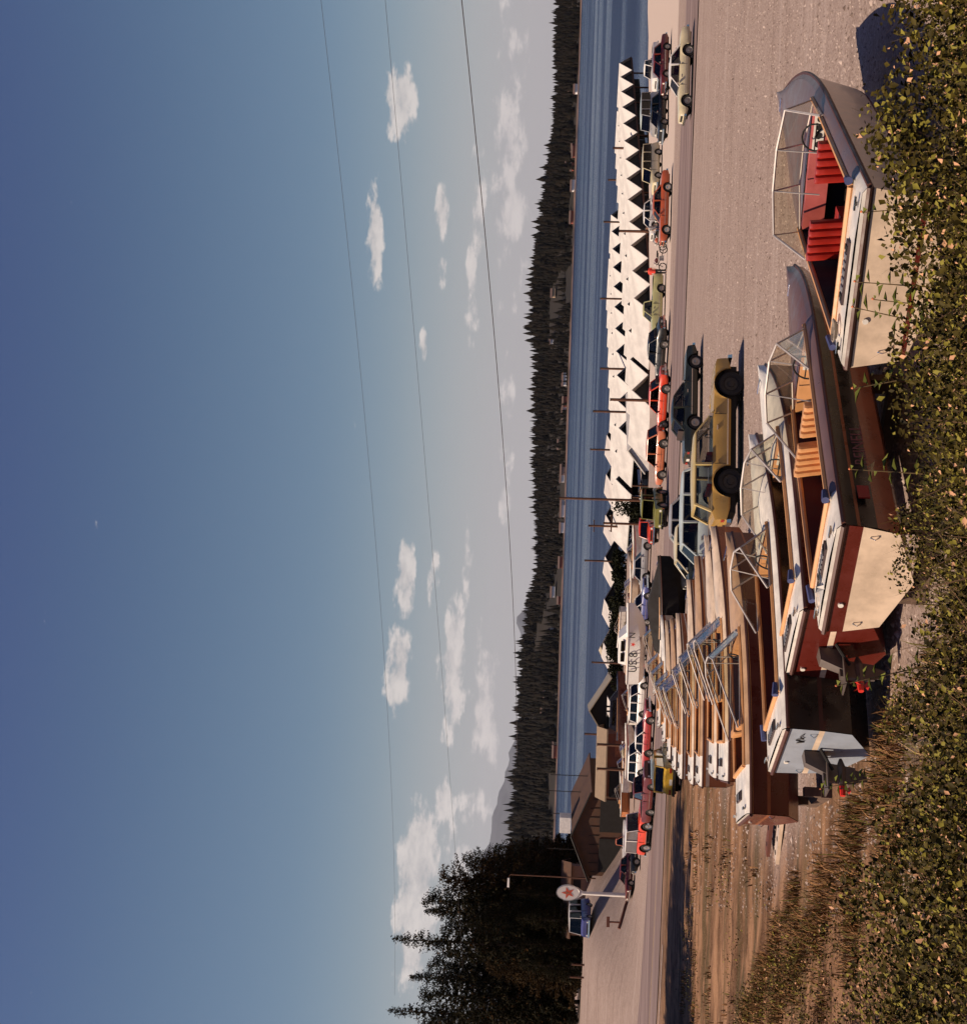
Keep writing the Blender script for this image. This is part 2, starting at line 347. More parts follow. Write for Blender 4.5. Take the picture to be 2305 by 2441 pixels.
def mountains():
    pts=[(-9000,700),(-5000,640),(-3250,600),(-3178,523),(-2900,500),(-2635,438),(-2450,395),(-2248,350),(-1900,180),(-1500,230),(-1250,240),(-988,318),(-850,240),(-640,150),(-200,150),(150,175),(467,194),(900,120),(1500,60),(4000,60),(9000,300)]
    def f(X):
        for (a,ha),(b,hb) in zip(pts,pts[1:]):
            if a<=X<=b: return ha+(hb-ha)*sstep(a,b,X)
        return 100
    def z(X,Y):
        X=X/3.; n=18*sin(X*.011)+10*sin(X*.031+1)+6*sin(X*.07)
        return -100+(3*f(X)+n*1.5+100)*sstep(29400,36000,Y)*(1-.6*sstep(36000,43500,Y))
    grid('mountains',np.arange(-27000,27001,180.),np.array([9700,10400,11000,11500,12000,12600,13600,14500.])*3,z,pm('distant_mountain_forest',(.05,.06,.07),.95,var=.3,scale=.002))
mountains()
def haze():
    m=bpy.data.materials.new('lake_air'); m.use_nodes=True; t=m.node_tree; t.nodes.clear(); h=N(t)
    v=h.n('ShaderNodeVolumePrincipled'); v.inputs['Color'].default_value=(.86,.88,1,1); v.inputs['Density'].default_value=1.0e-5; v.inputs['Anisotropy'].default_value=.2
    o=h.n('ShaderNodeOutputMaterial'); h.l(v.outputs[0],o.inputs[1])
    MB().box((0,22500,1090),(56000,45200,2220)).build('haze',m,kind='stuff',label='thin bluish air over the lake',cat='haze')
haze()
# houses of the far shore
def far_houses():
    wm=[pm('far_wall_pink',(.34,.22,.19),.8),pm('far_wall_white',(.75,.7,.68),.7),pm('far_wall_red',(.28,.07,.045),.8),pm('far_wall_tan',(.4,.28,.18),.8)]; rm=pm('far_roof',(.10,.06,.05),.8)
    rr=random.Random(3)
    spots=[(1381-17,215,1),(1340,228,1),(1353,355,2),(1357,365,2),(1366,445,1),(1338,385,3),(1351,400,2),(1357,520,2),(1313,700,3),(1306,812,1),(1331,905,1),(1332,958,2),(1330,985,1),(1320,1060,3),(1327,1120,0),(1326,1140,1),(1330,1205,1),(1332,1218,1),(1341,1258,1),(1329,1340,2),(1305,1410,1),(1322,1430,2),(1304,1510,1),(1294,1655,1),(1290,1690,3),(1310,1775,3),(1324,1790,2)]
    for k,(x,y,c) in enumerate(spots):
        hor=1357-(y-208)*.0321; up=-(x-hor)/3096*1700
        Yd=1612+max(0,(up-WATER-8))*5.
        p=ypt(x,y,Yd); X=p.x; w=rr.uniform(9,16); z=hillz(X,Yd)+1.4
        z=max(z,WATER+.8)
        t=thing('lake_house','small pale lake house with a dark roof on the far shore','house','houses along the far shore',(X,Yd-6,z))
        MB().box((0,0,2.2),(w,7,4.4)).build('wall',wm[c],t)
        m=MB(); a=w/2+.6; m.poly([(-a,-4.2,4.3),(a,-4.2,4.3),(a,0,6.6),(-a,0,6.6)]).poly([(a,4.2,4.3),(-a,4.2,4.3),(-a,0,6.6),(a,0,6.6)]).poly([(-a,-4.2,4.3),(-a,0,6.6),(-a,4.2,4.3)]).poly([(a,-4.2,4.3),(a,4.2,4.3),(a,0,6.6)]); m.build('roof',rm,t)
    # narrow pale beach under the trees
    bx=np.arange(-2400,2401,12.)
    V=[];Fc=[]
    for i,X in enumerate(bx): V+= [(X,1598,WATER-.3),(X,1606+3*sin(X*.03),WATER+1.5+.9*sin(X*.011)**2),(X,1609+3*sin(X*.03),WATER+.5)]
    for i in range(len(bx)-1):
        for j in (0,1): a=i*3+j; Fc.append((a,a+3,a+4,a+1))
    link('beach',npmesh('beach',np.array(V,float),np.array(Fc),pm('far_beach',(.095,.058,.044),.9,var=.6,scale=.03)),kind='structure')
far_houses()
# ---------------------------------------------------------------- covered moorage
white_roof=pm('white_metal_roof',(.56,.52,.475),.55,var=.13,scale=.5,bump=.3,bscale=2.); tan_roof=pm('tan_metal_roof',(.46,.37,.25),.55,var=.12,scale=.25); grey_roof=pm('grey_metal_roof',(.50,.45,.41),.55,var=.1,scale=.25)
wood_and_shade=pm('dark_boards_and_shade',(.012,.008,.006),.85,var=.4,scale=1); brown_wood=pm('creosoted_post',(.10,.040,.020),.85,var=.4,scale=2); dockm=pm('dock_planks',(.30,.23,.18),.85,var=.3,scale=.8)  # first one: dark timber, and the painted shade of the open slips
U=Vector((sin(R(37)),cos(R(37)),0)); Vv=Vector((-U.y,U.x,0)); P0=Vector((22.7,137.2,0))
def bank(label,origin,rz,k0,k1,p0,ln,zap,rise,sp,roofs,seed,skipend=(),shade_fill=True):
    """a row of gabled boat shelters; local x runs along the row, local y back along the ridges"""
    t=thing('covered_dock',label,'boat shelter','covered boat slips on the lake',(origin.x,origin.y,0),rz)
    w=sp/2+.04
    ch=MB(); th=.10
    for sgn in (-1,1):
        a=[(0,-.35,0),(sgn*w,-.35,-rise),(sgn*w,ln+.2,-rise),(0,ln+.2,0)]; b=[(x,y,z-th) for x,y,z in a]
        if sgn>0: a=a[::-1];b=b[::-1]
        ch.poly(a).poly(b[::-1])
        for i in range(4): j=(i+1)%4; ch.poly([a[j],a[i],b[i],b[j]])
    rm={id(m):ch.mesh('roof_bay',m) for m in roofs}
    ge=MB(); ge.poly([(0,0,-.14),(-w+.15,0,-rise-.02),(w-.15,0,-rise-.02)]); gm=ge.mesh('dark_gable_fill',wood_and_shade); gm2=MB().poly([(0,ln,-.14),(w-.15,ln,-rise-.02),(-w+.15,ln,-rise-.02)]).mesh('dark_gable_fill',wood_and_shade)  # dark triangles paint the shade inside the open gables
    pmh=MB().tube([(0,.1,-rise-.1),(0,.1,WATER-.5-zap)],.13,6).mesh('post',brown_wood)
    cur=MB().box((0,ln*.5,-rise-.75),(sp-.3,.1,1.5)).mesh('shade_panel',wood_and_shade)  # panel added so the inside of each open bay looks dark
    for k in range(k0,k1+1):
        x=k*sp; m=roofs[(k*3+seed)%len(roofs)]
        link('roof_bay',rm[id(m)],t,loc=(x,p0,zap)); 
        if k not in skipend: link('dark_gable_fill',gm,t,loc=(x,p0+.02,zap)); link('dark_gable_fill',gm2,t,loc=(x,p0,zap))
        link('post',pmh,t,loc=(x-sp/2,p0,zap)); link('post',pmh,t,loc=(x-sp/2,p0+ln-.2,zap)); (link('shade_panel',cur,t,loc=(x,p0,zap)) if shade_fill else None)
    x0=(k0-.5)*sp; x1=(k1+.5)*sp
    MB().box(((x0+x1)/2,p0-.9,WATER+.45),(x1-x0,1.5,.25)).build('walkway',dockm,t); MB().box(((x0+x1)/2,p0+ln+.5,WATER+.45),(x1-x0,1.,.25)).build('walkway',dockm,t)
    MB().box(((x0+x1)/2,p0-.12,zap-rise-.1),(x1-x0,.14,.26)).build('header_beam',brown_wood,t)
    return t
rzU=math.atan2(U.y,U.x)
bank('white zigzag roofed boat shelter nearest the parked cars, with a row of dark gables',P0,rzU,0,12,0,6.2,-7.5,1.85,6.35,[white_roof],0)
bank('white zigzag roofed boat shelter close behind the front row of dark gables',P0,rzU,-1,12,7.4,6.2,-7.55,1.85,6.35,[white_roof],0)
bank('second zigzag row of white boat shelter roofs, farther out on the water',P0,rzU,2,12,24.6,6.2,-7.5,1.85,6.35,[white_roof],0)
bank('outermost white zigzag boat shelter roof, right against the open lake',P0,rzU,2,12,32.4,9,-7.55,1.85,6.35,[white_roof],0)
bank('tan and grey gabled boat shelters left of the tall thin pole',Vector((13,211,0)),math.atan2(-18,-43.6)+PI,-6,0,0,7,-7.9,1.9,7.0,[tan_roof,grey_roof,tan_roof],1,shade_fill=False)
bank('pale gabled boat shelters at the left end of the docks, before the brown sheds',Vector((-27,203,0)),math.atan2(-6,-30)+PI,-1,1,0,6,-7.7,1.7,6.6,[grey_roof,tan_roof],2,shade_fill=False)
def gable_shed(name,label,cat,X,Y,rz,w,d,zb,he,hr,wallm,roofm,over=.5,ridge='x',door=None,posts=False):
    t=thing(name,label,cat,None,(X,Y,zb),rz); a=w/2;b=d/2
    wl=MB()
    if not posts: wl.box((0,0,he/2),(w,d,he))
    if ridge=='x':
        if not posts: wl.poly([(-a,-b,he),(-a,0,hr-.05),(-a,b,he)][::-1]).poly([(a,-b,he),(a,0,hr-.05),(a,b,he)])
        A=a+over;Bb=b+over; dz=(hr-he)/b*over
        rf=[[(-A,-Bb,he-dz),(A,-Bb,he-dz),(A,0,hr),(-A,0,hr)],[(A,Bb,he-dz),(-A,Bb,he-dz),(-A,0,hr),(A,0,hr)]]
    else:
        if not posts: wl.poly([(-a,-b,he),(a,-b,he),(0,-b,hr-.05)]).poly([(-a,b,he),(0,b,hr-.05),(a,b,he)])
        A=a+over;Bb=b+over; dz=(hr-he)/a*over
        rf=[[(-A,-Bb,he-dz),(0,-Bb,hr),(0,Bb,hr),(-A,Bb,he-dz)][::-1],[(A,-Bb,he-dz),(0,-Bb,hr),(0,Bb,hr),(A,Bb,he-dz)]]
    if not posts: wl.build('wall',wallm,t)
    r=MB()
    for q in rf:
        q2=[(x,y,z-.14) for x,y,z in q]; r.poly(q).poly(q2[::-1])
        for i in range(4): j=(i+1)%4; r.poly([q[j],q[i],q2[i],q2[j]])
    r.build('roof',roofm,t)
    if posts:
        for i in (-1,0,1):
            for j in (-1,1): MB().tube([(i*a*.95,j*b*.95,-1.),(i*a*.95,j*b*.95,he)],.11,6).build('post',wood_and_shade,t)
        MB().poly([(-a,-b,he),(a,-b,he),(0,-b,hr-.1)]).build('dark_gable_fill',wood_and_shade,t)
    for (x,z,ww,hh,mm,nm) in (door or []):
        MB().box((x,-b-.03,z),(ww,.1,hh)).build(nm,mm,t)
    return t
brown_roof=pm('brown_shake_roof',(.085,.038,.020),.85,var=.25,scale=1.5,bump=.3); redwall=pm('dark_red_boards',(.13,.038,.022),.8,var=.25,scale=1.2); blackm=pm('deep_interior',(.012,.009,.008),.9); tanwall=pm('brown_plaster',(.25,.13,.08),.8,var=.15)
metal_grey=pm('weathered_metal',(.35,.33,.32),.45,.6,var=.2); chrome=pm('chrome',(.72,.70,.68),.16,1.,var=.05); rubber=pm('tyre_rubber',(.014,.013,.013),.8,var=.2); alu=pm('aluminium_frame',(.50,.45,.42),.55,.35,var=.15)
gb=gable_shed('boathouse','large low brown boathouse with a shallow gable beside the lake, white box on its ridge','boathouse',-35.6,155,R(-8),9.6,13,H(-36,150)-.3,4.7,6.6,brown_roof,brown_roof,.5,'y',[(-2.3,1.75,4.0,3.4,blackm,'doorway'),(2.4,1.75,3.8,3.4,blackm,'doorway')])
for k in range(9): MB().box((-4.3+k*1.08,-6.53,4.05),(.05,.05,1.1 if k not in (0,8) else .6)).build('batten',wood_and_shade,gb)
for sx in (-1,1): MB().tube([(0,-7.05,6.68),(sx*5.3,-7.05,4.58)],.10,4).build('barge_board',wood_and_shade,gb)
MB().box((-.6,-1.5,7.3),(1.9,1.6,1.3)).build('rooftop_box',pm('white_box_paint',(.75,.7,.66),.6),gb)
for dx,hh in ((-4.6,9.4),(-.2,9.0),(2.6,9.8),(4.6,9.2)):
    MB().tube([(dx,.4,4.5),(dx,.4,hh)],.05,5).build('vent_mast',wood_and_shade,gb)
gable_shed('net_shed','dark red walled open shed with black posts and a tan gable roof','shed',-26.6,141,R(3),6.6,5,H(-28,141),3.2,4.0,redwall,pm('faded_brown_roof',(.27,.19,.12),.7),.5,'x',[(-1.8,1.3,3.2,2.6,blackm,'doorway'),(2.2,1.5,2.6,1.2,pm('rusty_panel',(.22,.07,.03),.8,var=.4),'panel')])
gable_shed('open_shelter','black timbered open gable shelter between the docks and the brown boathouse','shelter',-21.6,146,R(2),6.4,5,H(-21,146),3.0,5.0,redwall,tan_roof,.5,'y',posts=True)
gable_shed('low_store','low brown store with a flat lean roof left of the boathouse under the trees','store',-46.5,158,R(10),8,5,H(-46,158)-.4,2.3,3.3,tanwall,brown_roof,.4,'x',[(-2,1.2,1.3,2.0,blackm,'doorway'),(1.6,1.4,1.6,.9,blackm,'window')])
gable_shed('white_boathouse','long plain white roof of a boathouse at the left end of the zigzag docks','boathouse',10.6,146,R(37+53-6-37),9.5,6,WATER,3.0,4.9,pm('white_boards',(.6,.54,.5),.7),white_roof,.3,'x',[(0,1.2,7,2.4,blackm,'doorway')])
# ---------------------------------------------------------------- posts and pilings
def post(name,label,cat,xb,yb,xt,Yd,r=.14,group=None,mat=None,extra=None):
    top=ypt(xt,yb,Yd); X=top.x; zb=min(H(X,Yd),top.z-1)-.3
    t=thing(name,label,cat,group,(X,Yd,zb)); h=top.z-zb
    MB().tube([(0,0,0),(0,0,h)],[r,r*.85],8).build('shaft',mat or brown_wood,t)
    MB().disc((0,0,h+.02),(0,0,1),r*1.05,.05,8).build('cap',wood_and_shade,t)
    return t
for (xt,y,Yd,r) in ((1462,352,176,.19),(1450,428,205,.17),(1439,528,205,.17),(1431,711,190,.16),(1431,878,176,.17),(1407,1071,206,.17),(1394,1336,200,.16)):
    post('mooring_pile','brown wooden mooring pile standing above the white dock roofs','piling',0,y,xt,Yd,r,'mooring piles among the docks')
for (xt,y,Yd,r,l) in ((1476,550,136,.16,'stout brown pile in front of the zigzag gables, right of centre'),(1455,952,134,.17,'dark tarred pile before the white roof, right of the tall thin pole'),(1414,980,160,.16,'thin tall pile rising from behind the white roof into the blue water'),(1411,1579,128,.10,'thin red brown pole between the shrubs and the covered maroon boat'),(1424,1775,128,.15,'black post at the right corner of the dark red shed'),(1424,1833,126,.15,'black post at the left corner of the dark red shed'),(1394,1750,150,.13,'thin black pole rising above the tan shed roof')):
    post('wooden_pole',l,'pole',0,y,xt,Yd,r)
def upole(label,y,xt,Yd,r,arm):
    t=post('utility_pole',label,'utility pole',0,y,xt,Yd,r)
    h=ypt(xt,y,Yd).z-t.location.z
    if arm: MB().box((0,0,h-.7),(1.6,.1,.12)).build('crossarm',brown_wood,t); [MB().disc((x,0,h-.58),(0,0,1),.05,.14,6).build('insulator',metal_grey,t) for x in (-.7,.7)]
upole('tall thin wooden utility pole standing before the lake at the centre',1187,1333,126,.13,False)
upole('short reddish utility pole with a crossarm left of the tall one',1247,1439,120,.12,True)
upole('dark pole just behind the reddish one, topped against the lake',1253,1403,170,.16,True)
# ---------------------------------------------------------------- sagging overhead wires
def wire(label,a,b,da,db,sag,r):
    A=ypt(*a,da); B_=ypt(*b,db); out=[]
    for k in range(-10,41):
        t=k/30; p=A.lerp(B_,t); p.z-=sag*4*t*(1-t); out.append(p)
    MB().tube(out,r,5).build('overhead_wire',pm('wire',(.03,.02,.02),.6),None,label=label,cat='wire')
wire('lowest and darkest overhead wire crossing the sky',(1120,187),(1229,1597),40,78,.22,.016)
wire('middle faint overhead wire crossing the sky',(935,187),(1085,2030),44,84,.08,.007)
wire('highest faint overhead wire crossing the sky',(788,200),(940,2089),44,84,.40,.007)
# ---------------------------------------------------------------- trees and shrubs
def conifer_mesh(name,seed,h,rad,dens,mat,droop=.25,shape=.8):
    r=np.random.default_rng(seed); quads=[]
    nz=int(h*dens)
    for i in range(nz):
        t=(i+r.random())/nz; z=h*(.06+.94*t); L=rad*(1-t)**shape*r.uniform(.65,1.15)+.15
        for b in range(r.integers(4,7)):
            a=r.uniform(0,2*PI); dz=-droop*L*r.uniform(.3,1.2)+(.25*L if t>.8 else 0)
            n=max(3,int(L*5.5))
            for k in range(n):
                s=(k+.6)/n; p=np.array([cos(a)*L*s,sin(a)*L*s,z+dz*s*s]); 
                for q in range(3):
                    c=p+r.normal(0,.13,3); d=r.normal(0,1,3)+np.array([cos(a),sin(a),-.3])*1.1; d/=np.linalg.norm(d); e=np.cross(d,r.normal(0,1,3)); e/=np.linalg.norm(e)+1e-6
                    sz=r.uniform(.22,.42)*(.6+.4*(1-t)); quads.append((c-d*sz*.4,c+e*sz*.32,c+d*sz*.9,c-e*sz*.32))
    V=np.array(quads).reshape(-1,3); Fc=np.arange(len(V)).reshape(-1,4)
    return npmesh(name,V,Fc,mat)
conm=foliage_mat('near_conifer_needles',(.004,.005,.002),(.024,.019,.007),extra=[(.95,(.07,.034,.010))]); warmcon=foliage_mat('warm_brownish_foliage',(.010,.008,.003),(.060,.032,.010))  # second foliage is a warmer, lighter brown
trunkm=pm('bark',(.05,.03,.02),.9,var=.3)
CM=[conifer_mesh('crown',11,20,4.2,4.6,conm),conifer_mesh('crown',12,20,3.2,3.6,conm,.3,.7),conifer_mesh('crown',13,16,5.4,4.4,warmcon,.05,.45),conifer_mesh('crown',14,18,5.0,4.4,conm,.12,.55)]
hts=[20,20,16,18]
def conifer(label,X,Y,k,h,group,rz=0,z=None):
    z=H(X,Y)-.2 if z is None else z
    t=thing('conifer_tree',label,'tree',group,(X,Y,z),rz); s=h/hts[k]
    c=link('crown',CM[k],t); c.scale=(s,s,s)
    MB().tube([(0,0,0),(0,0,h*.5),(0,0,h*.97)],[.3,.18,.03],7).build('trunk',trunkm,t)
def tipc(lab,xt,y,Y,k,dX=0):
    p=ypt(xt,y,Y); z=H(p.x,Y)-.2; conifer(lab,p.x,Y,k,p.z-z,'dark trees left of the lake',random.uniform(0,6))
tipc('tallest slender spruce, its spiky tip against the white cloud',941,2240,158,1)
tipc('broad dark tree with two heads, right of the tallest spruce',1008,2148,166,3)
tipc('bushy dark tree close beside the two headed one',1016,2172,172,0)
tipc('warm brown tree, third from the lake side',1050,2092,168,2)
tipc('rounded dark tree nearest the lake at the forest edge',1102,2050,182,3)
for (xt,y,Y,k) in ((1130,2070,176,0),(1105,2115,180,2),(1090,2200,164,0),(1050,2215,176,3),(1130,2245,168,2),(1060,2275,172,0),(1020,2300,180,3),(980,2330,176,0),(1000,2370,168,3),(930,2410,172,1),(1010,2440,180,0),(1180,2048,196,1),(1205,2036,205,0),(1190,2020,230,1),(1110,2150,190,0),(1150,2180,160,3),(1160,2300,160,2),(1225,2080,160,3),(1215,2130,158,0),(1230,2190,156,3),(1235,2250,156,0),(1235,2300,156,3)):
    tipc('dark conifer packed among others behind the star sign',xt,y,Y,k)
for (X,Y,k,h) in ((-32.5,56,3,20),(-36,63,3,27),(-41,67,2,26),(-39,59,0,27),(-46,69,3,25),(-34,66,2,18)):
    conifer('tall conifer at the left roadside whose shade crosses the road',X,Y,k,h,'roadside conifers')
def leafcloud(n,cen,rad,size,r,flat=1.):
    p=r.normal(0,1,(n,3)); p/=np.linalg.norm(p,axis=1)[:,None]+1e-6; p*= (r.random((n,1))**.4); p*=np.array(rad); p+=np.array(cen)
    d=r.normal(0,1,(n,3)); d/=np.linalg.norm(d,axis=1)[:,None]; e=np.cross(d,r.normal(0,1,(n,3))); e/=np.linalg.norm(e,axis=1)[:,None]
    s=(size*r.uniform(.6,1.3,n))[:,None]
    return np.stack([p-d*s*.5,p+e*s*.35,p+d*s*.6,p-e*s*.35],1)
def shrub(X,Y,w,h,label,mat,n=900,size=.22,group=None,z=None):
    r=np.random.default_rng(int(abs(X*13+Y*7))%9999); t=thing('shrub',label,'shrub',group,(X,Y,H(X,Y)-.1 if z is None else z))
    Q=[]
    for k in range(9):
        a=r.uniform(0,6.28); q=r.uniform(0,.6); Q.append(leafcloud(n//9,(cos(a)*w*q,sin(a)*w*q,h*r.uniform(.2,.72)),(w*.45,w*.45,h*.3),size,r))
    V=np.concatenate(Q).reshape(-1,3); V[:,2]=np.maximum(V[:,2],0); link('foliage',npmesh('foliage',V,np.arange(len(V)).reshape(-1,4),mat),t)
    m=MB()
    for k in range(5): a=k*1.26; m.tube([(0,0,0),(cos(a)*w*.4,sin(a)*w*.4,h*.75)],[.05,.015],5)
    m.build('stems',trunkm,t)
shm=foliage_mat('shore_shrub_leaves',(.006,.008,.004),(.022,.022,.010))
for (y,xt,w) in ((1215,1468,1.6),(1262,1466,1.9),(1300,1476,1.2),(1335,1462,2.0),(1370,1478,1.3),(1395,1466,2.1),(1440,1454,2.4),(1470,1459,2.0),(1508,1461,2.0),(1545,1446,2.5),(1590,1468,1.4),(1625,1470,1.6)):
    Yd=131 if y<1240 else 179; p=ypt(xt,y,Yd); z=H(p.x,Yd); hh=p.z-z
    hh=max(hh,1.8)
    shrub(p.x,Yd,w,hh+.5,'nearly black shrub in the ragged row along the waterline',shm,1300,.3,'shrubs along the waterline')
# ---------------------------------------------------------------- vehicles
CG=glassm('car_glass',(.22,.22,.21)); CGD=glassm('dark_car_glass',(.07,.07,.07)); lampw=pm('lamp_glass',(.7,.68,.6),.15); lampr=pm('tail_lamp',(.35,.02,.01),.25); under=pm('underbody',(.012,.010,.009),.9); hubm=pm('hub_metal',(.34,.31,.29),.35,.7)
WHEELS={}
def wheel(t,x,y,r,rim,white=False):
    key=(round(r,2),rim.name)
    if key not in WHEELS:
        m=MB(); rings=[]
        for k in range(24):
            a=2*PI*k/24; c_,s_=cos(a),sin(a)
            rings.append([(c_*rr,w,s_*rr) for rr,w in ((r*.62,-.085),(r*.9,-.105),(r,-.075),(r,.075),(r*.9,.105),(r*.62,.085))])
        rings.append(rings[0]); m.loft(rings,0,True,False)
        h=MB(); 
        rg=[[(cos(2*PI*k/20)*a,w,sin(2*PI*k/20)*a) for k in range(20)] for a,w in ((r*.64,.06),(r*.60,.088),(r*.54,.05),(r*.30,.055),(r*.26,.085),(r*.10,.095))]
        h.loft(rg,0,True,True)
        WHEELS[key]=(m.mesh('wheel',rubber,True),h.mesh('rim',rim,True))
    a,b=WHEELS[key]; w=link('wheel',a,t,loc=(x,y,r)); q=link('rim',b,w)
    if y<0: q.rotation_euler.z=PI
    return w
def car(name,label,cat,X,Y,az,L=4.9,Wd=1.8,Ht=1.42,wb=2.8,fo=.85,col=None,roof=None,cowl=.28,rear=-.36,r1=.12,r2=-.26,belt=.88,hood=.82,trunk=.84,r=.33,seat=None,rim=None,glass=None,group=None,flat=False,bed=False,bpil=(0.,),clear=.26,scr=.05,trim=True,arch=None,chr_b=True,rooflift=0.,two=None,dz=0.):
    t=thing(name,label,cat,group); place(t,X,Y,az,dz)
    rim=rim or hubm; seat=seat or pm('seat_dark',(.05,.03,.025),.7); glass=glass or CG; roof=roof or col
    xf=L/2-fo; xr=xf-wb; ra=r+(arch or .06); xc=cowl*L; xt=rear*L; w=Wd/2
    xsn=sorted(set([round(-L/2+.012*k*L/.6,3) for k in range(int(.6/.012)+1)]+[round(c+ra*cos(PI*k/10),3) for c in (xf,xr) for k in range(11)]+[-L/2,L/2]))
    xsn=[x for x in xsn if -L/2<=x<=L/2]
    rings=[]
    for x in xsn:
        u=abs(x)/(L/2); pl=1-.07*max(0,(u-.75)/.25)**2
        if x>xc: zt=hood+(belt-hood)*max(0,1-(x-xc)/(L/2-xc))**1.5-.05*max(0,(x-(L/2-.35))/.35)**2
        elif x<xt: zt=trunk+(belt-trunk)*max(0,1-(xt-x)/(L/2+xt+1e-6))**1.5-.05*max(0,(-x-(L/2-.3))/.3)**2
        else: zt=belt
        zb=clear+.10*max(0,(u-.86)/.14)
        for c in (xf,xr):
            if abs(x-c)<=ra+1e-4: zb=max(zb,r+math.sqrt(max(0,ra*ra-(x-c)**2))*1.0)
        e=lambda z:min(max(z,zb+.012),zt-.004)
        zz=[zb,e(zb+.06),e(.46),e(.60),e(zt-.14),e(zt-.03)]
        ww=[w*.93*pl,w*.985*pl,w*pl,w*.992*pl,w*.965*pl,w*.90*pl]
        rings.append([(x,-a,z) for a,z in zip(ww,zz)]+[(x,0,zt+.018)]+[(x,a,z) for a,z in zip(ww[::-1],zz[::-1])])
    b=MB(); b.loft(rings,0,False,False)
    for q in (rings[0],rings[-1]): b.poly(q if q is rings[-1] else q[::-1])
    b.build('body',col,t,True)
    MB().box((0,0,.42),(L-.5,Wd-.34,.40)).build('underbody',under,t)
    for c in (xf,xr): MB().box((c,0,r+.12),(ra*2-.04,Wd-.5,ra*1.5)).build('wheel_well',under,t)
    for c in (xf,xr):
        for sy in (-1,1): wheel(t,c,sy*(w-.13),r,rim)
    # cabin
    zb_=belt; xa=xc-.02; xb=xt+.02; ra1=r1*L; rb1=r2*L; wB=w*.93; wT=w*.76 if not flat else w*.88; zr=Ht-.03
    base=[(xa,wB*.96),(xb,wB*.94)]; top=[(ra1,wT),(rb1,wT)]
    rf=MB(); k=7; rr=[]
    for i in range(k+1):
        x=ra1+.06+(rb1-.06-ra1-.06)*i/k; cr=.05*(1-(2*i/k-1)**2); e=.93 if i in (0,k) else 1
        rr.append([(x,y*wT*e,zr+.03*(1-y*y)*1.6+cr-(.03 if abs(y)==1 else 0)) for y in (-1,-.8,-.4,0,.4,.8,1)]+[(x,y*wT*e,zr-.05) for y in (1,0,-1)])
    rf.loft(rr,0,True,True); rf.build('roof',roof,t,True)
    def P(x,y,z): return (x,y,z)
    for sy in (-1,1):
        fr=MB(); fr.tube([P(xa,sy*wB*.96,zb_-.02),P(ra1,sy*wT,zr)],.032,6); fr.tube([P(xb,sy*wB*.94,zb_-.02),P(rb1,sy*wT,zr)],.05,6)
        fr.tube([P(ra1,sy*wT,zr),P(rb1,sy*wT,zr)],.03,6)
        for bp in bpil:
            x=bp*L; f=(x-ra1)/(rb1-ra1); fr.box((x,sy*(wB+wT)/2,(zb_+zr)/2),(.07,.05+(wB-wT),zr-zb_))
        fr.build('pillars',roof if (not flat or name=='off_road_wagon') else col,t)
    # panes
    MB().poly([(xa,-wB*.93,zb_),(xa,wB*.93,zb_),(ra1+.01,wT*.95,zr-.02),(ra1+.01,-wT*.95,zr-.02)]).build('windshield',glass,t)
    MB().poly([(xb,wB*.9,zb_),(xb,-wB*.9,zb_),(rb1-.01,-wT*.94,zr-.02),(rb1-.01,wT*.94,zr-.02)]).build('rear_window',glass,t)
    cuts=[0]+sorted([(bp*L-xa)/(xb-xa) for bp in bpil])+[1]
    for sy in (-1,1):
        for c0,c1 in zip(cuts,cuts[1:]):
            def bt(c): return (xa+(xb-xa)*c, sy*wB*.955, zb_+.005)
            def tp(c):
                x=xa+(xb-xa)*c; x=min(max(x,rb1),ra1); return (x,sy*wT*1.0,zr-.02)
            MB().poly([bt(c0),bt(c1),tp(c1),tp(c0)]).build('side_window',glass,t)
    st=MB()
    for xx in ((xa+ra1)/2-.75,):
        for sy in (-.4,.4): st.box((xx,sy,.62),(.5,.55,.28)).box((xx-.27,sy,.88),(.14,.55,.5),tx=.7)
    if not bed and L>3.6: st.box((xx-1.0,0,.62),(.5,1.2,.28)).box((xx-1.3,0,.86),(.14,1.2,.48),tx=.7)
    st.build('seats',seat,t); MB().box(((xa+xb)/2,0,belt-.22),(abs(xa-xb)-.1,wB*1.7,.02)).build('cabin_floor',under,t)
    sw=MB().tube([(xa-.42,.38+.18*cos(a),zb_-.02+.17*sin(a)) for a in [2*PI*k/12 for k in range(12)]],.012,5,closed=True); sw.build('steering_wheel',under,t)
    for sx,lm,nm in ((1,lampw,'headlight'),(-1,lampr,'tail_light')):
        for sy in (-1,1):
            if nm=='headlight': MB().disc((L/2-.005,sy*w*.72,.62),(1,0,0),.085,.06,12).build(nm,lm,t)
            else: MB().box((-L/2+.0,sy*w*.74,.62),(.05,.26,.10)).build(nm,lm,t)
    bm=chrome if chr_b else under
    for sx in (-1,1): MB().box((sx*(L/2+.06),0,.44),(.12,Wd*.97,.13),tx=.8,ty=.98).build('bumper',bm,t,False)
    MB().box((L/2+.004,0,.62),(.03,Wd*.52,.12)).build('grille',under,t)
    MB().box((-L/2-.10,0,.60),(.02,.32,.14)).build('number_plate',lampw,t)
    if trim:
        for sy in (-1,1): MB().box(((xf+xr)/2,sy*(w*.998),.50),(wb-ra*2-.02,.012,.03)).build('side_trim',chrome,t); MB().box((xc*.35,sy*(w*.975),belt-.16),(.16,.03,.03)).build('door_handle',chrome,t); MB().box((xa-.16,sy*(w+.02),belt+.06),(.10,.14,.09)).build('door_mirror',chrome,t)
        for sy in (-1,1):
            for bx in (xa-.1,(bpil[0] if bpil else 0)*L): MB().box((bx,sy*w*.989,(clear+belt)/2+.04),(.014,.03,belt-clear-.22)).build('door_seam',under,t)
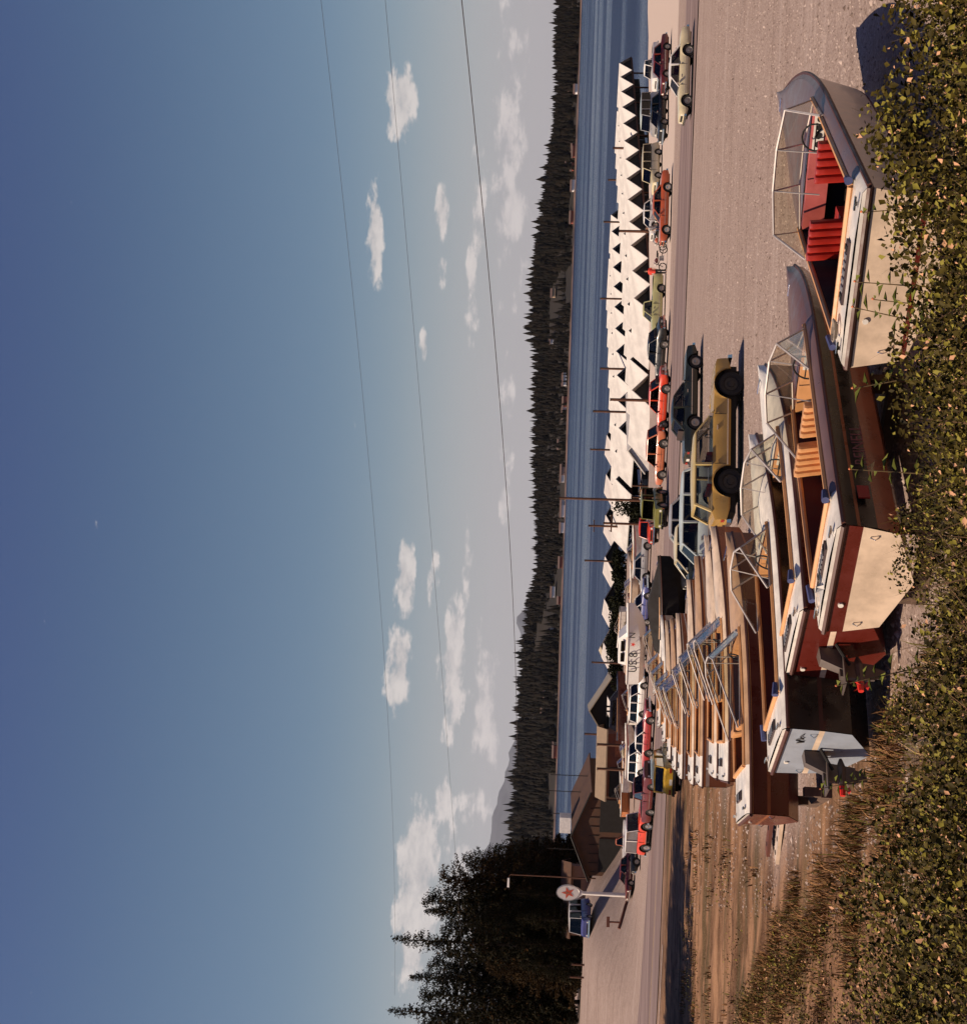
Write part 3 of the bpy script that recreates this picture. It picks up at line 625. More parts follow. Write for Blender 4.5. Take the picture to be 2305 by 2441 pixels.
    if bed:
        x0=-L/2+.08; x1=xt-.05; MB().box(((x0+x1)/2,0,trunk+.022),(x1-x0,Wd*.72,.012)).build('load_bed',under,t)
    return t
def cp(x,y): p=gpt(x,y); return p.x,p.y
OL=paint('mustard',(.40,.235,.055)); CRM=paint('cream',(.62,.53,.34)); ORG=paint('orange_red',(.42,.085,.03)); SAL=paint('salmon',(.50,.15,.07)); WHT=paint('white',(.72,.68,.64)); DGR=paint('dark_green',(.020,.024,.018)); BLK=paint('black',(.012,.012,.012)); PBL=paint('pale_blue',(.46,.52,.50)); RED=paint('red',(.62,.050,.015)); DRD=paint('dark_red',(.13,.018,.015)); PGR=paint('pale_green_yellow',(.45,.43,.20)); OLV=paint('olive',(.20,.19,.05)); SIL=paint('silver',(.33,.32,.32)); YEL=paint('yellow',(.62,.37,.03)); BLU=paint('blue',(.06,.07,.22))
redseat=pm('red_vinyl',(.35,.02,.012),.4); steel=pm('black_steel_rim',(.03,.026,.024),.5,.3)
# the mustard wagon, side on in the middle of the lot
car('station_wagon','mustard yellow station wagon parked side on in the open gravel, red seats inside','car',2.4,42.5,R(75),L=5.4,Wd=1.88,Ht=1.52,wb=3.28,fo=.88,col=OL,cowl=.165,rear=-.455,r1=.035,r2=-.405,belt=.98,hood=.93,trunk=.95,r=.40,arch=.13,seat=redseat,rim=steel,bpil=(-.165,),clear=.40,chr_b=True,roof=paint('mustard_lit_top',(.50,.38,.16)),glass=glassm('wagon_glass',(.55,.55,.52)))  # roof paler than the body: brightness of the sun-facing top painted in
car('station_wagon','pale blue wagon with a white hood right behind the mustard wagon','car',-.55,49.5,R(-102),L=5.3,Wd=1.9,Ht=1.46,wb=3.05,col=PBL,roof=PBL,cowl=.20,rear=-.46,r1=.10,r2=-.42,belt=.9,hood=.86,bpil=(-.05,-.25),seat=redseat)
car('sedan','dark green sedan facing right in the open lot beyond the mustard wagon','car',5.4,62.0,R(72),L=5.4,Wd=1.9,Ht=1.36,wb=3.1,col=DGR,cowl=.17,rear=-.30,r1=.02,r2=-.18,belt=.86,hood=.80,bpil=(-.09,),glass=CG)
car('sedan','black hardtop with a cream vinyl roof edge behind the pale blue wagon','car',-1.6,54.8,R(-100),L=5.2,Wd=1.9,Ht=1.38,wb=3.0,col=DGR,roof=CRM,cowl=.16,rear=-.32,r1=.04,r2=-.22,bpil=(-.08,),glass=CGD)
car('sedan','dark sedan with a silver roof farther back beside the black hardtop','car',-.6,59.5,R(-98),L=5.1,Wd=1.88,Ht=1.40,wb=3.0,col=BLK,roof=SIL,cowl=.16,rear=-.32,r1=.04,r2=-.22,bpil=(-.08,),glass=CGD)
# right hand group along the docks
car('sedan','cream sedan at the right edge in front of the others, facing left','car',26.3,77.6,R(-92),L=5.2,Wd=1.9,Ht=1.38,wb=3.0,fo=.8,col=CRM,roof=WHT,cowl=.19,rear=-.30,r1=.06,r2=-.18,bpil=(-.07,),seat=redseat)
car('sedan','orange red long sedan facing left in the front row by the docks','car',23.6,99.6,R(-92),L=5.4,Wd=1.9,Ht=1.38,wb=3.25,fo=.85,col=ORG,roof=ORG,cowl=.17,rear=-.30,r1=.04,r2=-.18,bpil=(-.07,),rim=chrome)
car('panel_van','silver blue van with a wide rear window at the right of the dock row','van',37.4,121,R(-128),L=4.6,Wd=1.9,Ht=2.0,wb=2.6,col=SIL,roof=PBL,cowl=.34,rear=-.49,r1=.27,r2=-.47,belt=1.15,hood=1.0,trunk=1.1,flat=True,bpil=(.1,-.2),glass=CGD)
car('station_wagon','cream yellow wagon with dark windows, between the silver van and orange sedan','car',31.8,119,R(-118),L=4.8,Wd=1.86,Ht=1.75,wb=2.8,col=CRM,cowl=.22,rear=-.48,r1=.14,r2=-.45,belt=1.0,hood=.9,bpil=(-.02,-.25),glass=CGD,flat=True)
car('sedan','dark red sedan at the far right behind the cream sedan','car',37.5,108,R(-112),L=5.0,col=DRD,cowl=.16,rear=-.32,r1=.04,r2=-.22,bpil=(-.08,),glass=CGD)
car('pickup_truck','white pickup at the far right by the dock roofs','truck',43.2,125,R(-120),L=5.0,Ht=1.7,col=WHT,cowl=.18,rear=-.02,r1=.10,r2=.0,belt=1.05,hood=1.0,trunk=.95,bed=True,bpil=(),glass=CG)
car('sedan','black sedan wedged between the silver van and dark red sedan','car',34.0,110,R(-118),L=5.0,col=BLK,cowl=.16,rear=-.32,r1=.04,r2=-.22,bpil=(-.08,),glass=CGD)
car('sedan','small white sedan behind the hood of the orange sedan','car',28.0,121.5,R(-105),L=4.2,Wd=1.65,Ht=1.4,wb=2.45,col=WHT,roof=WHT,cowl=.2,rear=-.33,r1=.08,r2=-.24,bpil=(-.06,),glass=CG)
car('pickup_truck','pale green pickup with a whitish hood facing left before the gables','truck',16.9,104.8,R(-98),L=5.3,Wd=1.85,Ht=1.72,wb=3.1,col=PGR,roof=PGR,cowl=.20,rear=-.06,r1=.10,r2=-.03,belt=1.08,hood=1.0,trunk=1.0,bed=True,bpil=(),glass=CG)
car('sedan','black sedan seen from behind with a bright chrome bumper','car',12.4,97.5,R(-52),L=5.0,Wd=1.9,Ht=1.5,col=BLK,cowl=.16,rear=-.32,r1=.04,r2=-.22,belt=.95,bpil=(-.08,),glass=CGD)
car('sedan','bright red sedan, right one of the red pair behind the dark green sedan','car',8.3,92.5,R(-60),L=4.7,Wd=1.8,Ht=1.46,col=RED,cowl=.16,rear=-.32,r1=.04,r2=-.22,bpil=(-.08,),glass=CGD)
car('hatchback','salmon orange small hatchback, left one of the red pair','car',4.6,93.5,R(-60),L=4.3,Wd=1.7,Ht=1.5,wb=2.5,col=SAL,roof=SAL,cowl=.18,rear=-.44,r1=.06,r2=-.34,bpil=(-.08,),glass=CGD)
car('jeep','olive jeep with a square dark cab near the centre pole','jeep',.7,90.2,R(-155),L=3.6,Wd=1.6,Ht=1.85,wb=2.2,fo=.6,col=OLV,roof=OLV,cowl=.14,rear=-.47,r1=.10,r2=-.46,belt=1.05,hood=1.0,r=.38,arch=.1,flat=True,glass=CGD,clear=.4,bpil=(-.1,))
car('compact_car','small rounded red car with pale fenders beside the olive jeep','car',-.9,104,R(-165),L=4.0,Wd=1.55,Ht=1.5,wb=2.4,col=RED,cowl=.16,rear=-.36,r1=.06,r2=-.2,bpil=(-.06,),glass=CGD)
car('sedan','black low sedan beyond the red compact, parked against the water','car',-3.4,122,R(-82),L=5.6,Wd=1.9,Ht=1.42,col=BLK,cowl=.16,rear=-.32,r1=.04,r2=-.22,bpil=(-.08,),glass=CGD)
# left hand group
car('off_road_wagon','bright red off road wagon with a white hard top at the roadside','car',-23.3,97.9,R(130),L=4.5,Wd=1.82,Ht=1.98,wb=2.62,fo=.95,col=RED,roof=WHT,cowl=.17,rear=-.47,r1=.10,r2=-.45,belt=1.12,hood=1.05,trunk=1.08,r=.40,arch=.15,flat=True,bpil=(-.13,),clear=.46,glass=CG,rim=chrome)
car('pickup_truck','dark red pickup with an open black bed nose to nose with the red wagon','truck',-19.9,94.6,R(128),L=4.9,Wd=1.85,Ht=1.62,col=DRD,cowl=.20,rear=.0,r1=.12,r2=.02,belt=1.02,hood=1.0,trunk=1.0,bed=True,bpil=(),glass=CGD)
vx=gpt(1626,1843); car('hatchback','yellow hatchback with black lower body, tail towards the camera beside the boat sterns','car',vx.x,vx.y+1.4,R(12),L=3.8,Wd=1.6,Ht=1.45,wb=2.3,fo=.65,col=YEL,roof=YEL,cowl=.22,rear=-.47,r1=.10,r2=-.42,belt=.98,hood=.9,trunk=.92,flat=True,bpil=(-.1,),glass=CGD,chr_b=False)
car('convertible','long crimson car with a white top beyond the yellow minibus','car',-16.6,100.5,R(118),L=5.4,Wd=1.9,Ht=1.40,wb=3.1,col=paint('crimson',(.36,.03,.03)),roof=WHT,cowl=.14,rear=-.28,r1=.02,r2=-.18,bpil=(-.07,),glass=CGD)
car('station_wagon','white wagon with a dark window band in the second row left of centre','car',-20.6,113,R(116),L=5.3,Wd=1.9,Ht=1.5,wb=3.0,col=WHT,cowl=.18,rear=-.46,r1=.07,r2=-.42,bpil=(-.03,-.24),glass=CGD)
car('station_wagon','white wagon parked behind the crimson convertible, nearer the shrubs','car',-15.6,114,R(118),L=5.1,Wd=1.9,Ht=1.5,wb=3.0,col=WHT,cowl=.18,rear=-.46,r1=.07,r2=-.42,bpil=(-.03,-.24),glass=CGD)
car('sedan','red sedan with a white roof just right of the white wagons','car',-11.2,117,R(122),L=5.0,col=RED,roof=WHT,cowl=.16,rear=-.32,r1=.04,r2=-.22,bpil=(-.08,),glass=CGD)
car('sedan','dark blue sedan right of the red and white one','car',-7.6,112,R(122),L=5.0,col=BLU,roof=WHT,cowl=.16,rear=-.32,r1=.04,r2=-.22,bpil=(-.08,),glass=CGD)
car('sedan','silver sedan near the white lettered cruiser','car',-4.0,116,R(100),L=5.0,col=SIL,cowl=.16,rear=-.32,r1=.04,r2=-.22,bpil=(-.08,),glass=CGD)
car('pickup_truck','white and tan pickup parked before the boathouse doorway','truck',-34.2,136,R(80),L=5.0,Wd=1.85,Ht=1.7,col=WHT,roof=SAL,cowl=.18,rear=-.02,r1=.10,r2=.0,belt=1.05,hood=1.0,trunk=.95,bed=True,bpil=(),glass=CGD)
car('sedan','dark maroon sedan with a chrome grille by the foot of the star sign','car',-35.2,128.5,R(-140),L=4.9,col=DRD,cowl=.16,rear=-.32,r1=.04,r2=-.22,bpil=(-.08,),glass=CGD)
car('sedan','black sedan hidden between the red off road wagon and the star sign','car',-29.6,118,R(-112),L=5.0,col=BLK,roof=DRD,cowl=.16,rear=-.32,r1=.04,r2=-.22,bpil=(-.08,),glass=CGD)
pv=ypt(1430,2190,140)
car('camper_van','blue and white camper van on the hill road at the far left','van',pv.x,140,R(-170),L=5.0,Wd=2.1,Ht=2.5,wb=2.7,col=BLU,roof=WHT,cowl=.42,rear=-.49,r1=.36,r2=-.46,belt=1.25,hood=1.1,trunk=1.2,bpil=(.1,-.2),glass=CGD,dz=max(0,pv.z-H(pv.x,140)) if pv.z-H(pv.x,140)<.8 else .0)
def motorcycle(label,X,Y,az,mat):
    t=thing('motorcycle',label,'motorcycle','motorcycles parked by the ramp'); place(t,X,Y,az)
    for x,nm in ((.68,'wheel'),(-.68,'wheel')):
        w=MB().tube([(.29*cos(a),0,.29*sin(a)) for a in [2*PI*k/18 for k in range(18)]],.045,6,closed=True).build(nm,rubber,t,loc=(x,0,.33)); 
        s=MB(); [s.tube([(0,0,0),(.28*cos(a),0,.28*sin(a))],.006,3) for a in [2*PI*k/10 for k in range(10)]]; s.build('spokes',chrome,w)
    MB().tube([(.66,0,.33),(.5,0,.75),(.42,0,.98)],.03,6).tube([(.5,0,.7),(-.1,0,.45),(-.66,0,.33)],.03,6).tube([(.45,0,.72),(-.4,0,.72)],.025,6).build('frame',under,t)
    MB().box((0,0,.45),(.42,.3,.36),tx=.8).build('engine',metal_grey,t); MB().tube([(.38,0,.80),(.2,0,.86),(0,0,.80)],[.08,.15,.08],8).build('fuel_tank',mat,t)
    MB().box((-.32,0,.80),(.6,.26,.1),tx=.8).build('seat',under,t); MB().tube([(.34,-.36,1.02),(.44,-.2,1.0),(.44,.2,1.0),(.34,.36,1.02)],.016,5).build('handlebar',chrome,t); MB().disc((.56,0,.88),(1,0,0),.09,.1,10).build('headlight',lampw,t)
motorcycle('orange tanked motorcycle leaning by the ramp, right of the person in red',22.4,104.5,R(-70),ORG)
motorcycle('dark motorcycle nearest the person in red',20.6,103.6,R(-80),DRD)
motorcycle('yellow tanked motorcycle at the right end of the three',24.6,106.0,R(-60),YEL)
# ---------------------------------------------------------------- runabouts on the hard
bwh=pm('gelcoat_white',(.74,.68,.60),.35,var=.17,scale=2.6,coat=.2); bcr=pm('gelcoat_cream',(.62,.47,.34),.35,var=.17,scale=2.6,coat=.2); bbr=pm('gelcoat_brown',(.30,.085,.030),.30,var=.17,scale=2.6,coat=.3); bbk=pm('gelcoat_black',(.016,.012,.010),.28,var=.1,coat=.3); bdr=pm('gelcoat_oxblood',(.10,.013,.008),.3,var=.12,coat=.3); bbl=pm('gelcoat_blue_grey',(.30,.33,.38),.35,var=.08,coat=.2); bbr2=pm('foredeck_brown',(.13,.05,.03),.35,var=.1,coat=.2); taupe=pm('taupe_deck_and_shade',(.16,.095,.085),.35,var=.08,coat=.2); brail=pm('rub_rail_brown',(.085,.030,.020),.5); tanv=pm('tan_trim',(.58,.28,.11),.5,var=.12); orv=pm('orange_tan_vinyl',(.62,.30,.12),.42,var=.12,scale=4); rdv=pm('red_vinyl_seat',(.34,.020,.012),.36,var=.12,scale=4); pkv=pm('pink_red_dash',(.42,.09,.08),.5); carp=pm('maroon_carpet',(.06,.008,.006),.95); carb=pm('brown_carpet',(.10,.035,.015),.95); oran=pm('gelcoat_orange',(.45,.14,.035),.35,var=.15,coat=.2)
wgl=glassm('boat_windshield_glass',(.80,.77,.66)); bluec=pm('blue_bumper',(.05,.06,.15),.7); redp=pm('red_prop_hub',(.6,.03,.02),.4); tealg=pm('grey_drive',(.13,.10,.085),.5,.3)
def boat(label,X,Y,az,L=6.3,B=2.25,Fb=.95,clr=.4,rows=None,trows=None,deck=bwh,inside=carp,seat=orv,coam=tanv,bowrider=False,drive=False,detail=2,wind=True,group='runabouts stored on the hard',vent=True,rail=brail,xw=.60,name='runabout_boat',closed=False,dashm=None,bump=True,whd=1.,cat='boat',rise=.12,sided=None,fdeck=None,ddz=0.,bowp=2.4):
    t=thing(name,label,cat,group); place(t,X,Y,az,clr,True)
    n=22; st=[(i/n)**.9 for i in range(n+1)]
    def b_(u): return max(.012,B/2*((.95+.05*u/.45) if u<.45 else (1-((u-.45)/.55)**bowp)))
    def zs(u): return Fb+rise*u*u
    def zc(u): return .30*Fb+(.55*Fb*max(0,(u-.45)/.55)**2)
    def zk(u): return .0+.75*Fb*max(0,(u-.62)/.38)**2.2
    rows=rows or [(.0,bbr),(.12,bwh),(.2,bbr)]; rows=sorted(rows,key=lambda q:q[0])
    mats=[]; 
    def mi(m):
        if m not in mats: mats.append(m)
        return mats.index(m)
    drops=[d for d,_ in rows]
    def ring(u):
        b=b_(u); Z=zs(u); pts=[]
        depth=Z-zc(u); c=.86*b*(1-.35*max(0,(u-.5)/.5))
        for d in drops:
            f=min(.95,d/(Fb*.7)); pts.append((b+(c-b)*f*.8+.015*sin(f*3.1), Z-depth*f))
        pts.append((c,zc(u))); pts.append((c*.94,zc(u)-.02)); pts.append((0.0,zk(u))); return pts
    rm=[mi(m) for _,m in rows]+[mi(rows[-1][1]),mi(rows[-1][1])]
    hb=MB(); R_=[ring(u) for u in st]
    for sy in (-1,1):
        rr=[[(u*L,sy*y,z) for y,z in r] for u,r in zip(st,R_)]
        if sy>0: rr=[q[::-1] for q in rr]; hb.loft(rr,0,False,False,rowm=rm[::-1])
        else: hb.loft(rr,0,False,False,rowm=rm)
    # strakes on the bottom give the hull its creases
    hb.build('hull',mats,t,True)
    tm=[]; trows=trows or rows
    def tmi(m):
        if m not in tm: tm.append(m)
        return tm.index(m)
    tb=MB(); r=R_[0]; Z0=r[0][1]; zend=r[-3][1]
    td=[d for d,_ in trows]+[99]
    def wid(z):
        for (y0,z0),(y1,z1) in zip(r,r[1:]):
            if z1<=z<=z0: return y0+(y1-y0)*(z0-z)/max(1e-6,z0-z1)
        return 0.
    for k,(d,m) in enumerate(trows):
        za=Z0-d; zb=max(zend,Z0-td[k+1]); 
        if za<=zend: continue
        tb.poly([(-.012,wid(za),za),(-.012,-wid(za),za),(-.012+.0,-wid(zb),zb),(-.012,wid(zb),zb)],tmi(m))
    tb.poly([(-.012,wid(zend),zend),(-.012,-wid(zend),zend),(-.012,0,r[-1][1])],tmi(trows[-1][1]))
    tr=tb.build('transom',tm,t)
    # deck
    ca=.62 if detail>1 else .85; cb=xw*L+.1; sdk=.20
    dk=MB(); zi=lambda u: zs(u)+.075
    ua=ca/L; ub=cb/L
    def q(u,sy): return [(u*L,sy*b_(u),zs(u)),(u*L,sy*max(0,b_(u)-sdk*.35),zs(u)+.055),(u*L,sy*max(0,b_(u)-sdk),zi(u))]
    us=[ua+(ub-ua)*k/8 for k in range(9)]
    for sy in (-1,1):
        rr=[q(u,sy) for u in us]
        if sy>0: rr=[a[::-1] for a in rr]
        dk.loft(rr,0,False,False)
    def full(u,rise): 
        b=b_(u); return [(u*L,-b,zs(u)),(u*L,-max(b-.07,b*.5),zs(u)+.055),(u*L,-b*.45,zi(u)+rise),(u*L,0,zi(u)+rise*1.2),(u*L,b*.45,zi(u)+rise),(u*L,max(b-.07,b*.5),zs(u)+.055),(u*L,b,zs(u))]
    adk=MB(); adk.loft([full(u,.0) for u in (0,ua*.5,ua)],0,False,False)
    uf=[ub+(1-ub)*k/8 for k in range(9)]
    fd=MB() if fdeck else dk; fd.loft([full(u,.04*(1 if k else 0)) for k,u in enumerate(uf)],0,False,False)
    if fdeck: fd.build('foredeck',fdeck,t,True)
    adk.poly([(-.014,b_(0),zs(0)),(-.014,-b_(0),zs(0)),(-.014,-b_(0)+.07,zs(0)+.055),(-.014,b_(0)-.07,zs(0)+.055)])
    dk.build('deck',deck,t,True); adk.build('aft_deck',bwh if deck is not bbk else bbk,t,True)
    if sided:  # starboard only: dark strip paints the unlit slope of the side deck
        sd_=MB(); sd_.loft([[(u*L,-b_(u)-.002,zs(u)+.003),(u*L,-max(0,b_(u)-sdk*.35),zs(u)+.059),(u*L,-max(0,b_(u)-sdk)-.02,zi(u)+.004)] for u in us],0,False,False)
        sd_.loft([[(u*L,-b_(u)-.002,zs(u)+.003),(u*L,-max(b_(u)-.07,b_(u)*.5),zs(u)+.059)] for u in uf],0,False,False); sd_.build('side_deck_shade',sided,t,True)
    # cockpit
    ck=MB(); fz=.36
    rr=[]
    for u in us:
        w=max(.05,b_(u)-sdk); wf=w*.92; rr.append([(u*L,-w,zi(u)),(u*L,-wf,fz),(u*L,wf,fz),(u*L,w,zi(u))])
    ck.loft(rr,0,False,False)
    a0,a1=rr[0],rr[-1]; ck.poly(a0[::-1]); ck.poly(a1)
    ck.build('cockpit',inside,t)
    cl=MB()
    for sy in (-1,1): cl.tube([(u*L,sy*(b_(u)-sdk+.01),zi(u)+.012) for u in us],.035,6)
    cl.tube([(ca,-(b_(ua)-sdk),zi(ua)+.012),(ca,(b_(ua)-sdk),zi(ua)+.012)],.04,6); cl.build('coaming',coam,t)
    rl=MB(); pr=[(u*L,sy*(b_(u)+.012),zs(u)-.015) for sy,seq in ((-1,st),(1,st[::-1])) for u in seq]
    rl.tube(pr,.03,6); rl.tube([(-.03,b_(0),zs(0)-.015),(-.03,-b_(0),zs(0)-.015)],.032,6); rl.build('rub_rail',rail,t)
    if vent:
        v=MB().box((ca*.45,0,zi(0)+.016),(.17,B*.33,.03)).build('engine_vent',pm('vent_frame',(.05,.03,.03),.5),t)
        for k in range(7 if detail>1 else 3):
            nk=7 if detail>1 else 3; MB().box((ca*.45,-B*.15+B*.30*(k+.5)/nk,zi(0)+.036),(.13,B*.30/nk*.62,.012)).build('louver',metal_grey if 0<k<nk-1 else under,v)
    def pleat(x,y,w,h,z,dx,rev):
        m=MB(); k=5; s=w/k
        for i in range(k):
            yy=y-w/2+s*(i+.5)
            def rg_(xo,z_,k_=1.): return [(x+xo,yy-s*.49,z_),(x+xo-.028,yy-s*.30,z_),(x+xo-.036,yy,z_),(x+xo-.028,yy+s*.30,z_),(x+xo,yy+s*.49,z_),(x+xo+.10*k_,yy+s*.44,z_),(x+xo+.13*k_,yy,z_),(x+xo+.10*k_,yy-s*.44,z_)]
            m.loft([rg_(0,z),rg_(-rev*.05,z+h*.5),rg_(-rev*.10,z+h*.92),rg_(-rev*.085,z+h,.7)])
        return m
    if not closed:
        xs_=xw*L-1.35
        for sy in (-1,1):
            y=sy*(B/2-.62)
            pleat(xs_-.25,y,.56,.50,.66,0,1).build('seat',seat,t,True)
            m=MB(); 
            for i in range(5): yy=y-.28+.112*(i+.5); m.box((xs_+.12,yy,.66),(.50,.105,.15)); m.box((xs_-.55,yy,.62),(.46,.105,.13))
            m.box((xs_-.2,y,.47),(1.1,.5,.24)); m.build('seat_cushion',seat,t)
        if detail>1:
            m=MB()
            for i in range(9): m.box((ca+.28,-B*.33+B*.66*(i+.5)/9,.60),(.42,B*.66/9*.94,.14)); m.box((ca+.10,-B*.33+B*.66*(i+.5)/9,.80),(.10,B*.66/9*.94,.34))
            m.build('stern_bench',seat,t)
        dm=dashm or coam
        MB().box((xw*L-.02,0,zi(xw)-.16),(.16,(b_(xw)-sdk)*1.9,.30)).build('dash',dm,t)
        ws=MB(); cxw=(xw*L-.42,-(B/2-.62),zi(xw)-.02)
        ws.tube([(cxw[0]+.07*sin(a),cxw[1]+.19*cos(a),cxw[2]+.18*sin(a)) for a in [2*PI*k/16 for k in range(16)]],.014,5,closed=True); ws.tube([(cxw[0],cxw[1]-.18,cxw[2]),(cxw[0],cxw[1]+.18,cxw[2])],.01,4).tube([cxw,(xw*L-.08,cxw[1],cxw[2]-.08)],.02,5); ws.build('steering_wheel',under,t)
        if detail>1:
            MB().box((xw*L-.11,-(B/2-.62),zi(xw)-.10),(.012,.52,.15)).build('instrument_panel',bwh,t)
            for k in range(4): MB().disc((xw*L-.122,-(B/2-.62)-.18+.12*k,zi(xw)-.10),(1,0,0),.042,.012,12).build('gauge',under,t)
    if wind:
        x0=xw*L; z0=zi(xw)+.01; bi=b_(xw)-sdk*.7; hh=.42*whd*(1 if detail>1 else 1.15); rk=.34*whd*(1 if detail>1 else 1.5)
        wl_=1.05 if detail>1 else 1.75; base=[(x0-wl_,bi,z0),(x0-.02,bi*.96,z0),(x0+.14,.30,z0+.05),(x0+.14,-.30,z0+.05),(x0-.02,-bi*.96,z0),(x0-wl_,-bi,z0)]
        top=[(x0-wl_-.03,bi,z0+.03),(x0-.02-rk,bi*.90,z0+hh),(x0+.14-rk,.30,z0+hh+.05),(x0+.14-rk,-.30,z0+hh+.05),(x0-.02-rk,-bi*.90,z0+hh),(x0-wl_-.03,-bi,z0+.03)]
        f=MB(); f.tube(top,.018,5); f.tube(base,.014,5)
        for a,b in list(zip(base,top))[1:5]: f.tube([a,b],.014,5)
        f.tube([top[2],(x0-.35,.30,z0-.18)],.010,4).tube([top[3],(x0-.35,-.30,z0-.18)],.010,4)
        f.build('windshield_frame',alu,t)
        for i in range(5): MB().poly([base[i],base[i+1],top[i+1],top[i]]).build('windshield_pane',wgl,t)
    for sy in (-1,1): 
        c=MB().box((.10,sy*(b_(0)-.22),zi(0)+.03),(.05,.16,.02)).box((.10,sy*(b_(0)-.22),zi(0)+.015),(.04,.05,.04)); c.build('cleat',chrome,t)
    MB().tube([(L*.96,0,zi(1)+.0),(L*.9,.10,zi(1)+.06),(L*.9,-.10,zi(1)+.06)],.012,4,closed=True).build('bow_chock',chrome,t)
    if bump:
        for xx in (ca-.02,): MB().tube([(xx+.12,b_(ua)-.10,zi(ua)+.05),(xx-.12,b_(ua)-.06,zi(ua)+.02)],[.035,.045],8).build('fender_cap',bluec,t)
        MB().tube([(ca+.1,-(b_(ua)-.12),zi(ua)+.05),(ca-.1,-(b_(ua)-.10),zi(ua)+.06)],[.035,.05],8).build('fender_cap',bluec,t)
    if drive:
        d=MB(); d.loft([[(-.02,-.13,.52),(-.20,-.09,.50),(-.20,.09,.50),(-.02,.13,.52)],[(-.04,-.11,.20),(-.34,-.07,.20),(-.34,.07,.20),(-.04,.11,.20)]]).loft([[(-.16,-.05,.25),(-.44,-.05,.25),(-.44,.05,.25),(-.16,.05,.25)],[(-.22,-.03,-.22),(-.46,-.02,-.22),(-.46,.02,-.22),(-.22,.03,-.22)]]).box((-.36,0,.20),(.5,.34,.02)).tube([(-.08,0,-.02),(-.22,0,-.02),(-.55,0,-.02)],[.02,.075,.05],8).loft([[(-.2,-.015,-.08),(-.45,-.01,-.08),(-.45,.01,-.08),(-.2,.015,-.08)],[(-.3,-.008,-.38),(-.42,-.005,-.38),(-.42,.005,-.38),(-.3,.008,-.38)]])
        dd=d.build('stern_drive',tealg,t,False); dd.location.z=ddz; pr_=MB()
        for k in range(3):
            a=k*2*PI/3+.4; pr_.poly([(-.55,.04*cos(a),-.02+.04*sin(a)),(-.52,.11*cos(a-.5),-.02+.11*sin(a-.5)),(-.56,.125*cos(a),-.02+.125*sin(a)),(-.60,.11*cos(a+.5),-.02+.11*sin(a+.5))])
        pr_.tube([(-.50,0,-.02),(-.64,0,-.02)],[.055,.04],8); pr_.build('propeller',redp,dd)
        MB().tube([(-.02,.22,.30),(-.3,.12,.12)],.025,6).tube([(-.02,-.22,.30),(-.3,-.12,.12)],.025,6).build('trim_ram',under,dd)
    # lights and fittings on the transom
    MB().disc((-.02,b_(0)*.45,zs(0)-.16),(1,0,0),.035,.03,10).build('hull_fitting',bwh,t); 
    for sy in (-1,1): MB().tube([(-.02,sy*b_(0)*.8,zs(0)-.45),(-.06,sy*b_(0)*.8,zs(0)-.40),(-.02,sy*b_(0)*.8,zs(0)-.35)],.010,5).build('tie_eye',chrome,t)
    return t
oldw=pm('grey_brown_timber',(.10,.06,.04),.9,var=.4)
def cradle(X,Y,az,L,B,h=.42):
    t=thing('timber_cradle','rough timber cradle holding a runabout off the dirt','cradle','timber cradles under the boats'); place(t,X,Y,az,0)
    for k,xx in enumerate((.45,L*.55)):
        MB().box((xx,0,.10),(.2,B*.8,.18)).build('sleeper',oldw,t)
        for sy in (-1,1): MB().box((xx,sy*B*.34,h*.5+.12),(.16,.22,h*.7)).build('block',oldw,t)
def stern_at(pl,pr,h,az=None,B=None):
    a=gpt(*pl,h)
    if pr: b=gpt(*pr,h); mid=(a+b)/2; return mid.x,mid.y,(b-a).length,(R(90)+math.atan2(b.x-a.x,b.y-a.y)-R(180)) if az is None else az
    az=az; mid=a+Vector((cos(az),-sin(az),0))*B/2; return mid.x,mid.y,B,az
BH=1.35
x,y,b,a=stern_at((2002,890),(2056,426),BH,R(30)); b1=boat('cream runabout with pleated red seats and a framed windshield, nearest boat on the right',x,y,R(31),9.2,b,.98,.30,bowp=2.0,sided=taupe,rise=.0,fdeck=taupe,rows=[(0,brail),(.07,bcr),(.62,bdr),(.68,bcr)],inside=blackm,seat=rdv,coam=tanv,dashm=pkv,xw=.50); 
cradle(x,y,R(32),6.4,b)
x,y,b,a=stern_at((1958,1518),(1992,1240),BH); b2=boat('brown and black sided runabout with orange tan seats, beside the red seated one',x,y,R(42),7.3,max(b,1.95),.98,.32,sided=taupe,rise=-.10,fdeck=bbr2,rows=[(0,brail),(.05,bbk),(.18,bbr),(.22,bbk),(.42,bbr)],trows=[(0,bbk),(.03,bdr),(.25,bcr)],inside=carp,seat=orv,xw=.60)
cradle(x,y,R(38),6.6,b)
def side_text(t,txt,x,y,z,size,mat,name='lettering',rx=R(90),rz=0.,shear=0.):
    cu=bpy.data.curves.new(name,'FONT'); cu.body=txt; cu.size=size; cu.extrude=.004; cu.shear=shear
    tmp=bpy.data.objects.new('tmp',cu); COL.objects.link(tmp); dg=bpy.context.evaluated_depsgraph_get(); me=bpy.data.meshes.new_from_object(tmp.evaluated_get(dg)); bpy.data.objects.remove(tmp)
    me.materials.clear(); me.materials.append(mat); o=link(name,me,t,loc=(x,y,z)); o.rotation_euler=(rx,0,rz); return o
side_text(b2,'REINELL',1.05,-(.5*max(b,1.95)-.005),.98-.41,.22,pm('faded_lettering',(.20,.06,.06),.6))
MB().box((.55,-(.5*max(b,1.95)-.012),.98-.30),(.22,.02,.14)).build('red_pennant',pm('pennant_red',(.32,.01,.01),.5),b2)
